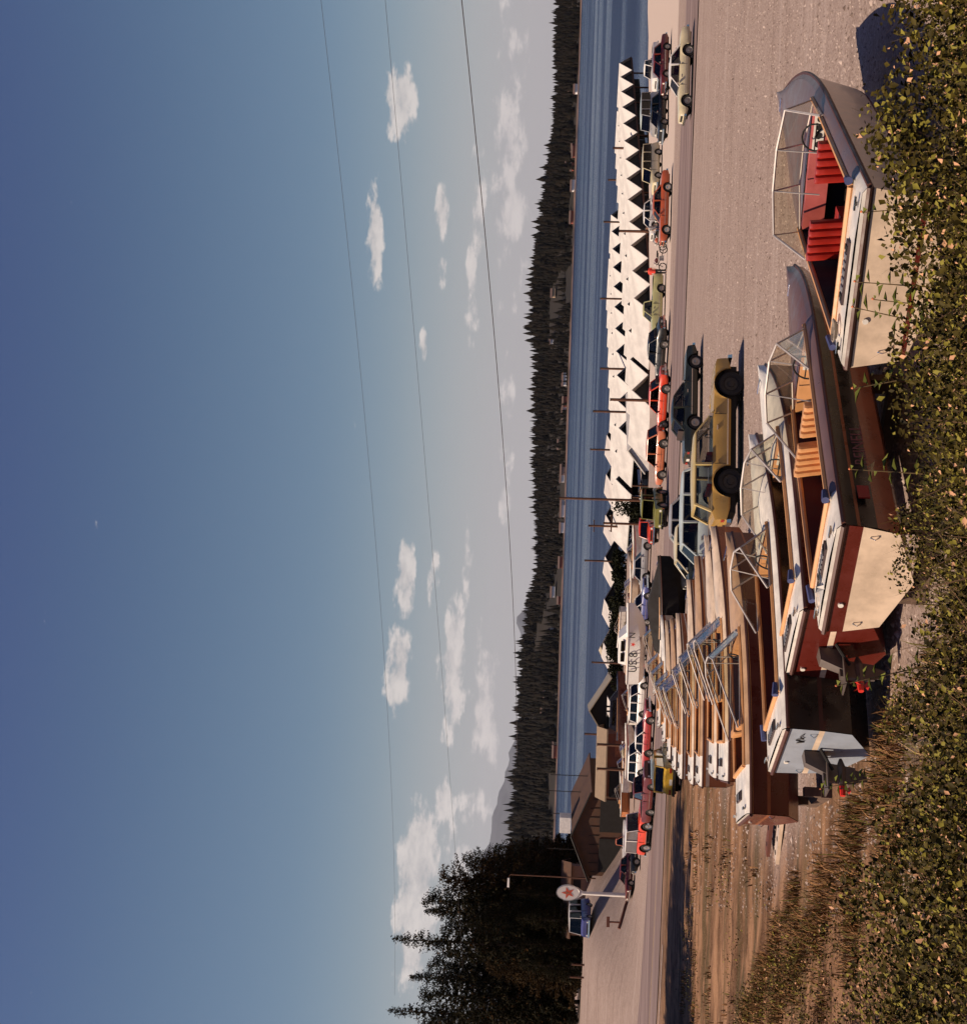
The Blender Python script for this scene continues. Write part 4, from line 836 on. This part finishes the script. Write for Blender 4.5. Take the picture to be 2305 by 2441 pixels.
def st(pl,h,az,B): # starboard stern corner
    a=gpt(*pl,h); m_=a-Vector((cos(R(az)),-sin(R(az)),0))*B/2; return m_.x,m_.y
x,y,b,a=stern_at((1882,1647),None,BH,R(50),2.1); b3=boat('oxblood hulled runabout with a cream stripe and a raised stern drive',x,y,R(50),5.8,2.1,1.25,.14,rise=.15,ddz=.42,rows=[(0,bdr),(.42,bcr),(.50,bdr)],inside=carb,seat=tanv,drive=True,xw=.60)

x,y,b,a=stern_at((1840,1845),None,BH+.1,R(60),2.0); b4=boat('blue grey sterned runabout with black sides, a stern drive showing',x,y,R(60),5.6,2.0,1.32,.14,rise=.2,ddz=.45,rows=[(0,brail),(.04,bbk),(.46,brail),(.52,bbk)],trows=[(0,brail),(.04,bbl),(.46,bcr),(.54,bbl)],inside=carp,seat=tanv,drive=True,xw=.60)  # side stripe is the stern's cream one, its shade painted as brown

MB().tube([(-.03,-.42,1.12),(-.03,-.50,1.02),(-.03,-.55,1.14),(-.03,-.62,1.04),(-.03,-.68,1.10),(-.03,-.78,1.06)],.012,4).build('script_mark',bbk,b4)
DK=[bwh,bcr,pm('gelcoat_sand',(.42,.26,.15),.4,var=.15),pm('gelcoat_dull_cream',(.50,.36,.24),.4,var=.15)]
def rope(label,b_,x,y,z,mat):
    p=b_.matrix_world@Vector((x,y,z)); t=MB(); t.tube([((.09+.012*k/8)*cos(k*.7),(.09+.012*k/8)*sin(k*.7),.012+.004*k/3) for k in range(36)]+[(.2,.05,.01),(.42,.0,.01)],.010,5); o=t.build('coiled_rope',mat,None,label=label,cat='rope'); o.location=p; o.rotation_euler=b_.matrix_world.to_euler(); return o
bpy.context.view_layer.update()
rope('small coil of pale rope on the white stern deck of the brown sided runabout',b2,.3,.62,.99,bcr)
rope('small coil of rope on the left of the cream runabout stern deck, past the vent',b1,.3,.75,1.07,pm('grey_rope',(.25,.2,.16),.9))
def bt(label,pl,az,B=2.2,h=1.35,L=6.4,**k):
    x,y=st(pl,h,az,B); cradle(x,y,R(az),L,B); return boat(label,x,y,R(az),L,B,.98,h-.98,detail=1,bump=False,deck=DK[int(pl[0])%4],**k)
bt('brown sided runabout at the left end of the row, weeds growing over its side',(1790,1940),72,2.2,1.45,5.5,rows=[(0,tanv),(.05,bdr),(.3,bbr),(.36,bdr)],inside=carb,seat=tanv,xw=.6,rise=.25)
bt('white decked runabout with a brown stern, fifth hull back from the red seated one',(1737,1864),80,2.1,1.35,5.8,rows=[(0,tanv),(.06,bbr),(.3,oran),(.36,bbr)],trows=[(0,bbr)],inside=carp,seat=orv,rise=.3)
bt('cream decked runabout with a black stern, sixth hull back',(1709,1857),83,2.1,1.35,6.0,rows=[(0,tanv),(.06,bbk),(.35,bcr),(.4,bbk)],inside=carb,seat=tanv,rise=.25)
bt('tan trimmed runabout, seventh hull back, its stern beside the yellow hatchback',(1674,1877),84,2.1,1.3,6.6,rows=[(0,oran),(.10,bcr),(.2,bbr)],inside=carb,seat=orv,rise=.2)
bt('orange sided runabout, eighth hull back',(1653,1872),85,2.1,1.3,6.4,rows=[(0,bwh),(.10,oran),(.4,bbr)],inside=carp,seat=tanv,rise=.2)
for k,(X,Y,az,c,l) in enumerate(((-9.2,46.6,84,[(0,bwh),(.1,bbr),(.3,bwh),(.36,bbr)],'white striped brown runabout, ninth hull back'),(-9.7,50.6,82,[(0,tanv),(.15,bwh),(.3,oran)],'white and orange runabout, tenth hull back'),(-10.1,54.8,80,[(0,bbk),(.1,bwh)],'pale hulled runabout, eleventh hull back, just right of the yellow hatchback'),(-10.2,59.5,78,[(0,bbr),(.2,bcr)],'cream and brown runabout, twelfth hull back'),(-10.4,65,78,[(0,bwh),(.2,bbl)],'cream runabout in the farthest short row before the parked cars'),(-9.6,71.5,76,[(0,tanv),(.2,bwh)],'farthest pale runabout of the stored rows'))):
    cradle(X,Y,R(az),6.2,2.1); boat(l,X,Y,R(az),5.8,2.1,.95,.4,rows=c,detail=1,bump=False,deck=DK[(k+1)%4],inside=carb,seat=tanv if k%2 else orv,rise=.2)
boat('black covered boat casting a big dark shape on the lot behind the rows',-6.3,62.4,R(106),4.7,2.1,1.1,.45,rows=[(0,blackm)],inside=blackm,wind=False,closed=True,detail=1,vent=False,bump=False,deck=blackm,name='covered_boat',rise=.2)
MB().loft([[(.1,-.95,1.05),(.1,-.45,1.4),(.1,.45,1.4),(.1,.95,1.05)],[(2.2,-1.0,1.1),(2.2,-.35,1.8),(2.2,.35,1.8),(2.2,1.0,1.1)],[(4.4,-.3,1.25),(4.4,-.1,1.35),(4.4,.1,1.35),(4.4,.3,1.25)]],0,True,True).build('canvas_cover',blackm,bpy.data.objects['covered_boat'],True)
def plank(label,X,Y,az,L,n,c):
    t=thing('perforated_plank',label,'plank'); place(t,X,Y,az,.05); MB().box((0,0,.04),(L,.34,.08)).build('board',c,t)
    for k in range(n): MB().disc((-L/2+L*(k+.5)/n,0,.083),(0,0,1),.06,.01,10).build('hole',blackm,t)
q_=gpt(1868,1985); plank('pale wide plank with a row of round holes by the last brown boat stern',q_.x,q_.y,R(-62),1.6,4,bcr)
q_=gpt(1845,1975); plank('reddish plank with holes lying beside the pale one',q_.x,q_.y,R(-62),1.5,3,redwall)
brightw=pm('fresh_white_gelcoat',(.86,.82,.77),.4,var=.05,scale=1)
# big cruisers beyond
t=boat('white lettered cruiser with dark numbers on its side near the shrubs',-13.0,105.5,R(114),6.8,2.4,1.35,.75,rows=[(0,brightw)],deck=brightw,inside=carb,seat=tanv,detail=1,wind=False,closed=True,name='cabin_cruiser',group=None,vent=False,bump=False)
MB().loft([[(1.6,-.85,1.4),(4.6,-.75,1.45),(4.6,.75,1.45),(1.6,.85,1.4)],[(1.7,-.7,2.1),(3.9,-.6,2.1),(3.9,.6,2.1),(1.7,.7,2.1)]]).build('cabin',brightw,t)
for x0,x1 in ((1.9,2.7),(2.85,3.8)): MB().box(((x0+x1)/2,-.80,1.78),(x1-x0,.02,.3)).build('cabin_window',CGD,t)
side_text(t,'US 8',1.2,-1.225,.62,.95,under); side_text(t,'N',4.3,-1.225,.85,.7,under); MB().poly([(3.75+.22*cos(2*PI*k/10+.3)*(1 if k%2 else .4),-1.235,.98+.22*sin(2*PI*k/10+.3)*(1 if k%2 else .4)) for k in range(10)]).build('red_star_mark',redp,t)
t=boat('covered cruiser with a deep maroon hull and dark curved cabin',-21.5,125,R(82),6.6,2.4,1.5,.7,rows=[(0,bwh),(.05,bdr)],inside=carb,seat=tanv,detail=1,wind=False,closed=True,name='cabin_cruiser',group=None,vent=False,bump=False,deck=bbk)
MB().loft([[(.8,-.9,1.6),(4.8,-.75,1.65),(4.8,.75,1.65),(.8,.9,1.6)],[(1.2,-.7,2.3),(4.0,-.6,2.3),(4.0,.6,2.3),(1.2,.7,2.3)]]).build('cabin',bbk,t)
MB().box((2.6,-.83,1.95),(2.4,.03,.3)).build('cabin_window',glassm('pale_window',(.5,.5,.5)),t)
for k,(y,x,Yd,m,l) in enumerate(((1440,1492,170,bwh,'white open boat tied at the slips behind the shrubs'),(1120,1478,178,bbl,'blue grey boat moored between the white and tan shelter roofs'),(1215,1480,172,oran,'orange trimmed boat at the slips left of the tall pole'),(1660,1482,150,bwh,'white boat ashore under the tan gable roofs'))):
    X=(1220-y)/3096*Yd; p=boat(l,X,Yd,R(-70+k*20),5.6,2.0,1.0,0,rows=[(0,m)],detail=1,bump=False,group='boats in the slips',inside=carb,seat=tanv); 
    if H(X,Yd)<WATER: p.location.z=WATER-.25
for k,(X,Y,az,L_,m,l) in enumerate(((-19.2,121,75,5.0,bwh,'small white runabout on the gravel behind the white wagons'),(-24.6,124,100,5.2,bwh,'white runabout nosed towards the dark red shed'),(-12.6,123,60,5.0,bwh,'white runabout before the dark shrubs, right of the maroon cruiser'),(-8.8,126,110,4.8,bcr,'cream runabout parked by the shore shrubs'),(-5.6,121,95,5.0,bwh,'white runabout with a red stripe near the black low sedan'),(-27.6,131,85,5.4,bwh,'white runabout in front of the black pole by the shed'),(-30.6,134,60,5.0,oran,'orange sided runabout under the boathouse gable'))):
    boat(l,X,Y,R(az),L_,1.9,.9,.45,rows=[(0,m),(.12,redp if k%3==1 else m),(.2,m)],detail=1,bump=False,group='small boats ashore at the left',inside=carb,seat=rdv if k%2 else tanv,vent=False)
# ---------------------------------------------------------------- fuel star sign, rail, bench of the left verge
sp_=gpt(1496,2135); sg=thing('fuel_sign','white banjo shaped fuel sign with a red star on a tall tapered pole','sign',None,(sp_.x,sp_.y,sp_.z-.2),0)
Ds=sp_.y; k_=Ds/3096
hpole=(1496-1388)*k_+.2; Rx=18.*k_; Rz=27.*k_; zc_=(1496-1355)*k_+.2
signw=pm('enamel_white',(.74,.68,.62),.35,var=.05); signr=pm('enamel_red',(.62,.10,.05),.35,var=.05); signg=pm('enamel_green',(.10,.22,.14),.4); lean=-.10
MB().tube([(0,0,0),(0,0,hpole*.6),(0,0,hpole)],[.22,.19,.17],10).build('pole',signw,sg,True)
MB().loft([[(-.17,-.12,hpole-.1),(.17,-.12,hpole-.1),(.17,.12,hpole-.1),(-.17,.12,hpole-.1)],[(-Rx*.75,-.14,zc_-Rz*.74),(Rx*.75,-.14,zc_-Rz*.74),(Rx*.75,.14,zc_-Rz*.74),(-Rx*.75,.14,zc_-Rz*.74)]]).build('neck',signw,sg)
rg=[[(Rx*f*cos(2*PI*k/36),yy,zc_+Rz*f*sin(2*PI*k/36)) for k in range(36)] for f,yy in ((.94,-.17),(1,-.13),(1,.13),(.94,.17))]
MB().loft(rg,0,True,True).build('sign_face',signw,sg)
MB().tube([(Rx*1.0*cos(2*PI*k/36),-.15,zc_+Rz*1.0*sin(2*PI*k/36)) for k in range(36)],.035,5,closed=True).build('rim',metal_grey,sg)
star=[( (.78 if k%2==0 else .30)*Rx*1.05*sin(2*PI*k/10), -.19, zc_+.25*Rz*0+(.78 if k%2==0 else .30)*Rx*1.05*cos(2*PI*k/10)*1.12) for k in range(10)]
MB().poly(star).build('red_star',signr,sg)
side_text(sg,'T',-.16,-.197,zc_-.17,.5,signg,name='star_letter')
rp=gpt(1480,2200); rw=thing('wooden_guard','low reddish wooden post with a crossbar on the road verge','guard post',None,(rp.x,rp.y,rp.z-.1)); 
MB().tube([(0,0,0),(0,0,1.35)],.09,6).build('upright',redwall,rw); MB().box((0,0,1.35),(1.0,.16,.3)).build('crossbar',redwall,rw)
for (xa,ya,xb,yb,l) in ((1497,2150,1478,2215,'slanted log kerb beside the foot of the star sign'),):
    a=gpt(xa,ya);b=gpt(xb,yb); MB().tube([a+Vector((0,0,.1)),b+Vector((0,0,.1))],.16,7).build('log_kerb',redwall,None,label=l,cat='log')
for (y,xt,Yd) in ((2300,1362,140),(2330,1358,140)):
    post('road_post','short black post by the hill road beyond the camper van','post',0,y,xt,Yd,.12,'black posts by the hill road')
lp=ypt(1212,2106,150); lm=thing('street_lamp','street lamp with a white head glinting among the dark trees','street lamp',None,(lp.x+1.0,lp.y,H(lp.x,150)-.2))
hz=lp.z-(H(lp.x,150)-.2); MB().tube([(0,0,0),(0,0,hz-.2),(-.5,0,hz+.1)],[.09,.06,.04],6).build('pole',brown_wood,lm); MB().loft([[(-.4,-.12,hz-.1),(-.4,.12,hz-.1),(-.4,.08,hz+.12),(-.4,-.08,hz+.12)],[(-1.45,-.17,hz-.1),(-1.45,.17,hz-.1),(-1.45,.1,hz+.14),(-1.45,-.1,hz+.14)]]).build('lamp_head',signw,lm)
# ---------------------------------------------------------------- people
skinm=pm('skin',(.42,.22,.14),.6,var=.05); hairm=pm('dark_hair',(.03,.018,.01),.7)
def person(label,X,Y,az,shirt,pants,step=.12,arm=.2,z=None):
    t=thing('person',label,'person'); place(t,X,Y,az,0,False)
    J={'pel':(0,0,.95,.15,.12),'wai':(0,0,1.12,.13,.10),'che':(.01,0,1.34,.17,.12),'nec':(.01,0,1.50,.055,.055),'chi':(.02,0,1.58,.06,.06),'hea':(.02,0,1.68,.088,.10),'top':(.01,0,1.77,.05,.06)}
    E_=[('pel','wai'),('wai','che'),('che','nec'),('nec','chi'),('chi','hea'),('hea','top')]
    for s,n in ((1,'l'),(-1,'r')):
        J['hip'+n]=(0,s*.10,.88,.085,.085);J['kne'+n]=(.03+s*step*.6,s*.11,.50,.055,.06);J['ank'+n]=(-.02+s*step,s*.12,.09,.04,.04);J['toe'+n]=(.15+s*step,s*.13,.04,.035,.025)
        J['sho'+n]=(0,s*.19,1.43,.05,.05);J['elb'+n]=(-.02+arm*.3,s*.25,1.15,.036,.036);J['wri'+n]=(.06+arm,s*.24,.92,.025,.022);J['han'+n]=(.09+arm,s*.23,.83,.035,.018)
        E_+=[('pel','hip'+n),('hip'+n,'kne'+n),('kne'+n,'ank'+n),('ank'+n,'toe'+n),('che','sho'+n),('sho'+n,'elb'+n),('elb'+n,'wri'+n),('wri'+n,'han'+n)]
    ks=list(J); me=bpy.data.meshes.new('body'); me.from_pydata([J[k][:3] for k in ks],[(ks.index(a),ks.index(b)) for a,b in E_],[])
    o=bpy.data.objects.new('body',me); COL.objects.link(o); md=o.modifiers.new('s','SKIN'); 
    for k,v in zip(ks,me.skin_vertices[0].data): v.radius=J[k][3:5]; v.use_root=(k=='pel')
    o.modifiers.new('u','SUBSURF').levels=1
    dg=bpy.context.evaluated_depsgraph_get(); m2=bpy.data.meshes.new_from_object(o.evaluated_get(dg)); bpy.data.objects.remove(o); m2.materials.clear(); m2.materials.append(skinm); link('body',m2,t)
    sh=MB(); e=lambda x,y,z,a,b,n=10:[(x+a*cos(2*PI*k/n),y+b*sin(2*PI*k/n),z) for k in range(n)]
    sh.loft([e(0,0,.93,.15,.18),e(0,0,1.12,.14,.165),e(.01,0,1.34,.15,.205),e(.01,0,1.46,.10,.17),e(.01,0,1.51,.07,.075)])
    for s in (-1,1): sh.tube([(0,s*.15,1.44),(-.01,s*.22,1.33),(-.01+arm*.2,s*.245,1.2)],[.075,.068,.06],8)
    sh.build('shirt',shirt,t,True); pt=MB()
    pt.loft([e(0,0,.98,.145,.175),e(0,0,.84,.14,.18)])
    for s in (-1,1): pt.tube([(0,s*.09,.9),(.03+s*step*.6,s*.11,.5),(-.02+s*step,s*.12,.1)],[.10,.075,.065],8)
    pt.build('trousers',pants,t,True); MB().loft([e(.0,0,1.70,.10,.085),e(-.01,0,1.77,.09,.08),e(-.01,0,1.81,.04,.04)]).build('hair',hairm,t,True)
    MB().box((.115,0,1.675),(.03,.03,.045)).build('nose',skinm,t)
    return t
denim=pm('blue_jeans',(.06,.08,.14),.9); person('person in a bright red shirt and dark trousers standing by the motorcycles',19.5,103.4,R(200),pm('red_shirt',(.65,.05,.03),.8),under)
person('person in a pale shirt and jeans beside the orange motorcycle',23.3,105.3,R(150),pm('pale_shirt',(.55,.5,.45),.8),denim)
person('person in a red top at the near bow of the maroon cruiser',-16.4,122,R(170),pm('red_top',(.5,.04,.05),.8),denim)
person('person in a dark top standing before the tan gable roofs',-17.6,119,R(130),pm('dark_top',(.05,.04,.05),.8),under)
# ---------------------------------------------------------------- bramble bank in the foreground
def hb(X,Y):
    """height of the tangle above the bank (arrays)"""
    Yb=np.interp(X,[-18,-14,-11,-9,-6,-4,-2,0,4,9],[42,38,33,28,21,17.5,14.6,13.0,12.9,12.9])
    lump=.55+.25*np.sin(X*1.9+1.7*np.sin(Y*.9))+.22*np.sin(Y*2.3+X*.8)+.16*np.sin(X*5.1-Y*3.3)+.12*np.sin(X*9.7+Y*7.9)
    edge=np.clip((Yb-Y)/np.where(X<-2,6.,2.2),0,1)
    cov=np.where(Y>11.5,np.clip(lump*1.3-.25,0,1),1.)
    return np.clip(.35+.95*lump,0.15,1.45)*np.sqrt(edge)*cov*np.where(X<-3,.75,1.)*np.clip((Y-2.5)/2,0,1)
Hv=np.vectorize(H)
def leaves(n,xr,yr,size,r,name,mat,label,ypow=1.,hf=None):
    Y=yr[0]+(yr[1]-yr[0])*r.random(n)**ypow; X=(r.random(n)*2-1)*(Y*.52+1.2)
    X=np.where(X<xr[0],xr[0]-X*0+r.random(n)*.1,X); k=(X>=xr[0])&(X<=xr[1]); X=X[k];Y=Y[k]
    g=Hv(X,Y); yy=1220-X/Y*3096
    xe=np.interp(yy,[-200,200,330,430,700,900,1240,1300,1500,1650,1750,1900,2000,2200,2500],[2070,2080,2075,2128,2118,2112,2112,2066,2036,2000,1985,1890,1850,1745,1690])
    cap=-(xe-(1357-(yy-208)*.0321)+14*np.sin(X*7+Y*3))/3096*Y-g
    h=np.minimum(hb(X,Y),np.maximum(cap,.0)) if hf is None else hf(X,Y); k=(h>.06)&(r.random(len(X))<np.clip(h*1.6,.2,1)); X=X[k];Y=Y[k];h=h[k]; n=len(X)
    g=g[k]
    z=g+h*(1-.8*r.random(n)**1.6)+r.normal(0,.03,n)
    c=np.stack([X,Y,z],1); s=(size*r.uniform(.5,1.5,n))[:,None]
    nrm=r.normal(0,.6,(n,3))+np.array([-.3,-.35,.8]); nrm/=np.linalg.norm(nrm,axis=1)[:,None]
    d=np.cross(nrm,r.normal(0,1,(n,3))); d/=np.linalg.norm(d,axis=1)[:,None]; e=np.cross(nrm,d)
    base=c-d*s*.5; tip=c+d*s*.6-nrm*s*.12; l=c+e*s*.36+nrm*s*.10; rt_=c-e*s*.36+nrm*s*.10; mid=c+d*s*.05-nrm*s*.02
    V=np.stack([base,rt_,tip,l],1).reshape(-1,3); o=np.arange(n)*4
    Fc=np.concatenate([np.stack([o,o+1,o+2],1),np.stack([o,o+2,o+3],1)])
    return link(name,npmesh(name,V,Fc,mat),kind='stuff',label=label,cat='undergrowth')
lm_=foliage_mat('bramble_leaves',(.010,.0075,.0020),(.070,.052,.010),extra=[(.86,(.24,.085,.025)),(.80,(.20,.17,.03)),(.965,(.55,.30,.17))],rough=.55)
r5=np.random.default_rng(5)
leaves(640000,(-7,9),(4.8,13.6),.025,r5,'brambles',lm_,'tangle of bramble leaves covering the near bank below the boats',.8)
leaves(330000,(-20,-1.2),(11,42),.046,r5,'brambles',lm_,'rough green weeds and brambles spreading at the left foot of the bank',1.)
def hpatch(X,Y):
    p=np.sin(X*.55+1.3*np.sin(Y*.21))+np.sin(Y*.37-X*.23+2)+.6*np.sin(X*1.7+Y*1.1)+.5*np.sin(Y*2.3-X*.8)
    return np.where((X<-.20*Y-2.5)&(Y>24),np.clip((p-.75)*.28,0,.42),0)
leaves(130000,(-34,-7),(24,66),.055,r5,'low_weeds',lm_,'low dark weed patches scattered over the rutted dirt at the left',1.,hpatch)
def stones():
    r=np.random.default_rng(9); n=42000; Y=13.5+48*r.random(n)**1.5; X=(r.random(n)*2-1)*(Y*.46+2); k=(X>-.30*Y); X=X[k];Y=Y[k]; n=len(X)
    g=Hv(X,Y); sz=r.uniform(.012,.045,n)*np.where(r.random(n)<.04,1.9,1)
    d=np.array([(1,0,0),(0,1,0),(-1,0,0),(0,-1,0),(0,0,1)],float); a=r.uniform(0,6.28,n); ca,sa=np.cos(a),np.sin(a)
    P=d[None]*sz[:,None,None]*r.uniform(.6,1.2,(n,5,3)); x=P[...,0]*ca[:,None]-P[...,1]*sa[:,None]; y=P[...,0]*sa[:,None]+P[...,1]*ca[:,None]
    V=np.stack([x+X[:,None],y+Y[:,None],P[...,2]*.7+g[:,None]],2).reshape(-1,3); o=np.arange(n)*5
    Fc=np.concatenate([np.stack([o+i,o+(i+1)%4,o+4],1) for i in range(4)])
    link('loose_stones',npmesh('loose_stones',V,Fc,foliage_mat('stone_chips',(.12,.085,.07),(.48,.38,.33),rough=.9)),kind='stuff',label='loose gravel stones scattered over the lot',cat='gravel')
stones()
def blades(n,fn,mat,name,label,hh,r,bend=.5,wd=.012):
    X,Y=fn(n); n=len(X); g=Hv(X,Y); a=r.uniform(0,2*PI,n); h=hh*r.uniform(.4,1.4,n); b=h*bend*r.uniform(.2,1.2,n); w=wd*r.uniform(.6,1.5,n)
    p0=np.stack([X,Y,g],1); dx=np.stack([np.cos(a),np.sin(a),0*a],1); sd_=np.stack([-np.sin(a),np.cos(a),0*a],1)*w[:,None]
    m=p0+dx*(b*.35)[:,None]+np.array([0,0,1])*(h*.65)[:,None]; t=p0+dx*b[:,None]+np.array([0,0,1])*h[:,None]
    V=np.stack([p0-sd_,p0+sd_,m+sd_*.7,m-sd_*.7,t],1).reshape(-1,3); o=np.arange(n)*5
    Fc=np.concatenate([np.stack([o,o+1,o+2],1),np.stack([o,o+2,o+3],1),np.stack([o+3,o+2,o+4],1)])
    return link(name,npmesh(name,V,Fc,mat),kind='stuff',label=label,cat='grass')
drym=foliage_mat('dry_grass_blades',(.07,.032,.010),(.36,.19,.085),extra=[(.62,(.05,.030,.010)),(.85,(.10,.09,.02))],rough=.8)
def f1(n):
    Y=r5.uniform(12,36,n); X=r5.uniform(-17,-1.5,n); Yb=np.interp(X,[-16,-12,-9,-6,-4,-2,0],[33,31,27,21,17.5,14.6,13.0]); d=Y-Yb
    pt=np.sin(X*1.3+Y*.7)+np.sin(X*.6-Y*1.9+1)+.8*np.sin(X*3.1+Y*2.3)
    k=(np.abs(d+1.)<3.2+pt*1.1)&(r5.random(n)<np.clip(.35+.5*pt,.02,1)); return X[k],Y[k]
blades(90000,f1,drym,'dry_grass','dry tan grass between the weeds and the bare dirt',.24,r5,1.1,.009)
def f2(n):
    Y=r5.uniform(30,62,n); X=r5.uniform(-26,-9,n); pt=np.sin(X*.9+Y*.25)+np.sin(X*.33-Y*.8+1)+.8*np.sin(X*2.1+Y*1.3); k=(pt>.9)&(X<-.22*Y-1)&(r5.random(n)<.35); return X[k],Y[k]
blades(30000,f2,drym,'dry_grass','sparse dry tufts on the rutted dirt at the left',.16,r5,.9,.018)
def f3(n):
    Y=r5.uniform(7.5,12.6,n); X=(r5.random(n)*2-1)*(Y*.45+1); return X,Y
grm=foliage_mat('green_grass_blades',(.05,.055,.012),(.20,.18,.05),extra=[(.7,(.35,.24,.11))],rough=.7)
blades(2600,f3,grm,'tall_grass','long thin grass stems poking through the brambles',.95,r5,.7,.004)
def f5(n):
    Y=r5.uniform(5.5,13,n); X=(r5.random(n)*2-1)*(Y*.45+1); return X,Y
blades(16000,f5,pm('dead_stems',(.09,.045,.018),.8,var=.5),'bramble_stems','brown arching bramble stems inside the tangle',.75,r5,1.1,.005)
def f4(n):
    Y=r5.uniform(11.2,15.2,n); X=r5.uniform(-3.5,7,n); return X,Y
blades(5000,f4,grm,'tall_grass','grass in the gap beneath the nearest boats',.5,r5,.6,.008)
def weed(label,X,Y,h,seed,az=0.,lf=.16,n=16):
    r=random.Random(seed); t=thing('weed_plant',label,'plant','tall weeds on the bank',(X,Y,H(X,Y)))
    tp=(sin(az)*h*.25,0.05,h); MB().tube([(0,0,0),(tp[0]*.35,0,h*.55),tp],[.012,.008,.004],5).build('stem',pm('weed_stem',(.16,.10,.04),.8),t)
    L_=MB()
    for k in range(n):
        s=.5+.5*(k+1)/n; p=Vector((tp[0]*s*s,.03,h*s)); a=k*2.4+r.random(); d=Vector((cos(a),sin(a),.25*r.random())).normalized(); e=Vector((-sin(a),cos(a),0)); z=lf*r.uniform(.6,1.2)*(1.3-.6*s)
        q=p+d*z*.6; up=Vector((0,0,1))
        L_.poly([p,q-e*z*.30+up*z*.1,p+d*z*1.25-up*z*.15,q+up*-.01]); L_.poly([p,q+up*-.01,p+d*z*1.25-up*z*.15,q+e*z*.30+up*z*.1])
    L_.build('leaf_spray',foliage_mat('weed_leaves',(.05,.06,.012),(.14,.15,.03)),t)
    MB().tube([(tp[0],.03,h),(tp[0]+.004,.03,h+.012),(tp[0],.03,h+.024)],[.006,.014,.005],6).build('flower',pm('orange_bloom',(.6,.16,.05),.6),t)
for (x,y,Yd,seed,l) in ((2035,808,11.2,1,'leafy weed with an orange bloom before the left corner of the red seated boat'),(2040,845,11.0,2,'forked weed just left of the orange bloomed one'),(2042,690,11.4,3,'thin sprig rising in front of the vent of the red seated boat'),(2085,745,11.0,4,'dark leafed weed under the middle of the cream transom'),(2060,470,11.2,5,'curled weed at the right corner of the cream transom'),(2030,1130,11.6,6,'arching grassy weed before the brown boat side'),(2000,1560,13.2,7,'dry stalk near the raised stern drive'),(1960,1840,17,8,'brown stalk left of the blue grey stern')):
    p=ypt(x,y,Yd); weed(l,p.x,Yd,max(.5,p.z-H(p.x,Yd)),seed,random.uniform(-1,1))
def litter():
    for (x,y,l,m) in ((1952,1385,'crumpled pale paper caught in the brambles below the brown boat',bwh),(2076,1125,'small bright can lying by the brown hull',chrome)):
        p=ypt(x,y,12.6)
        r=random.Random(x); m_=MB(); pts=[(r.uniform(-.12,.12),r.uniform(-.08,.08),r.uniform(-.05,.07)) for _ in range(9)]
        for i in range(7): m_.poly([pts[i],pts[i+1],pts[i+2]])
        m_.build('litter',m,None,label=l,cat='litter',loc=(p.x,12.6,max(p.z,H(p.x,12.6)+.1)))
litter()
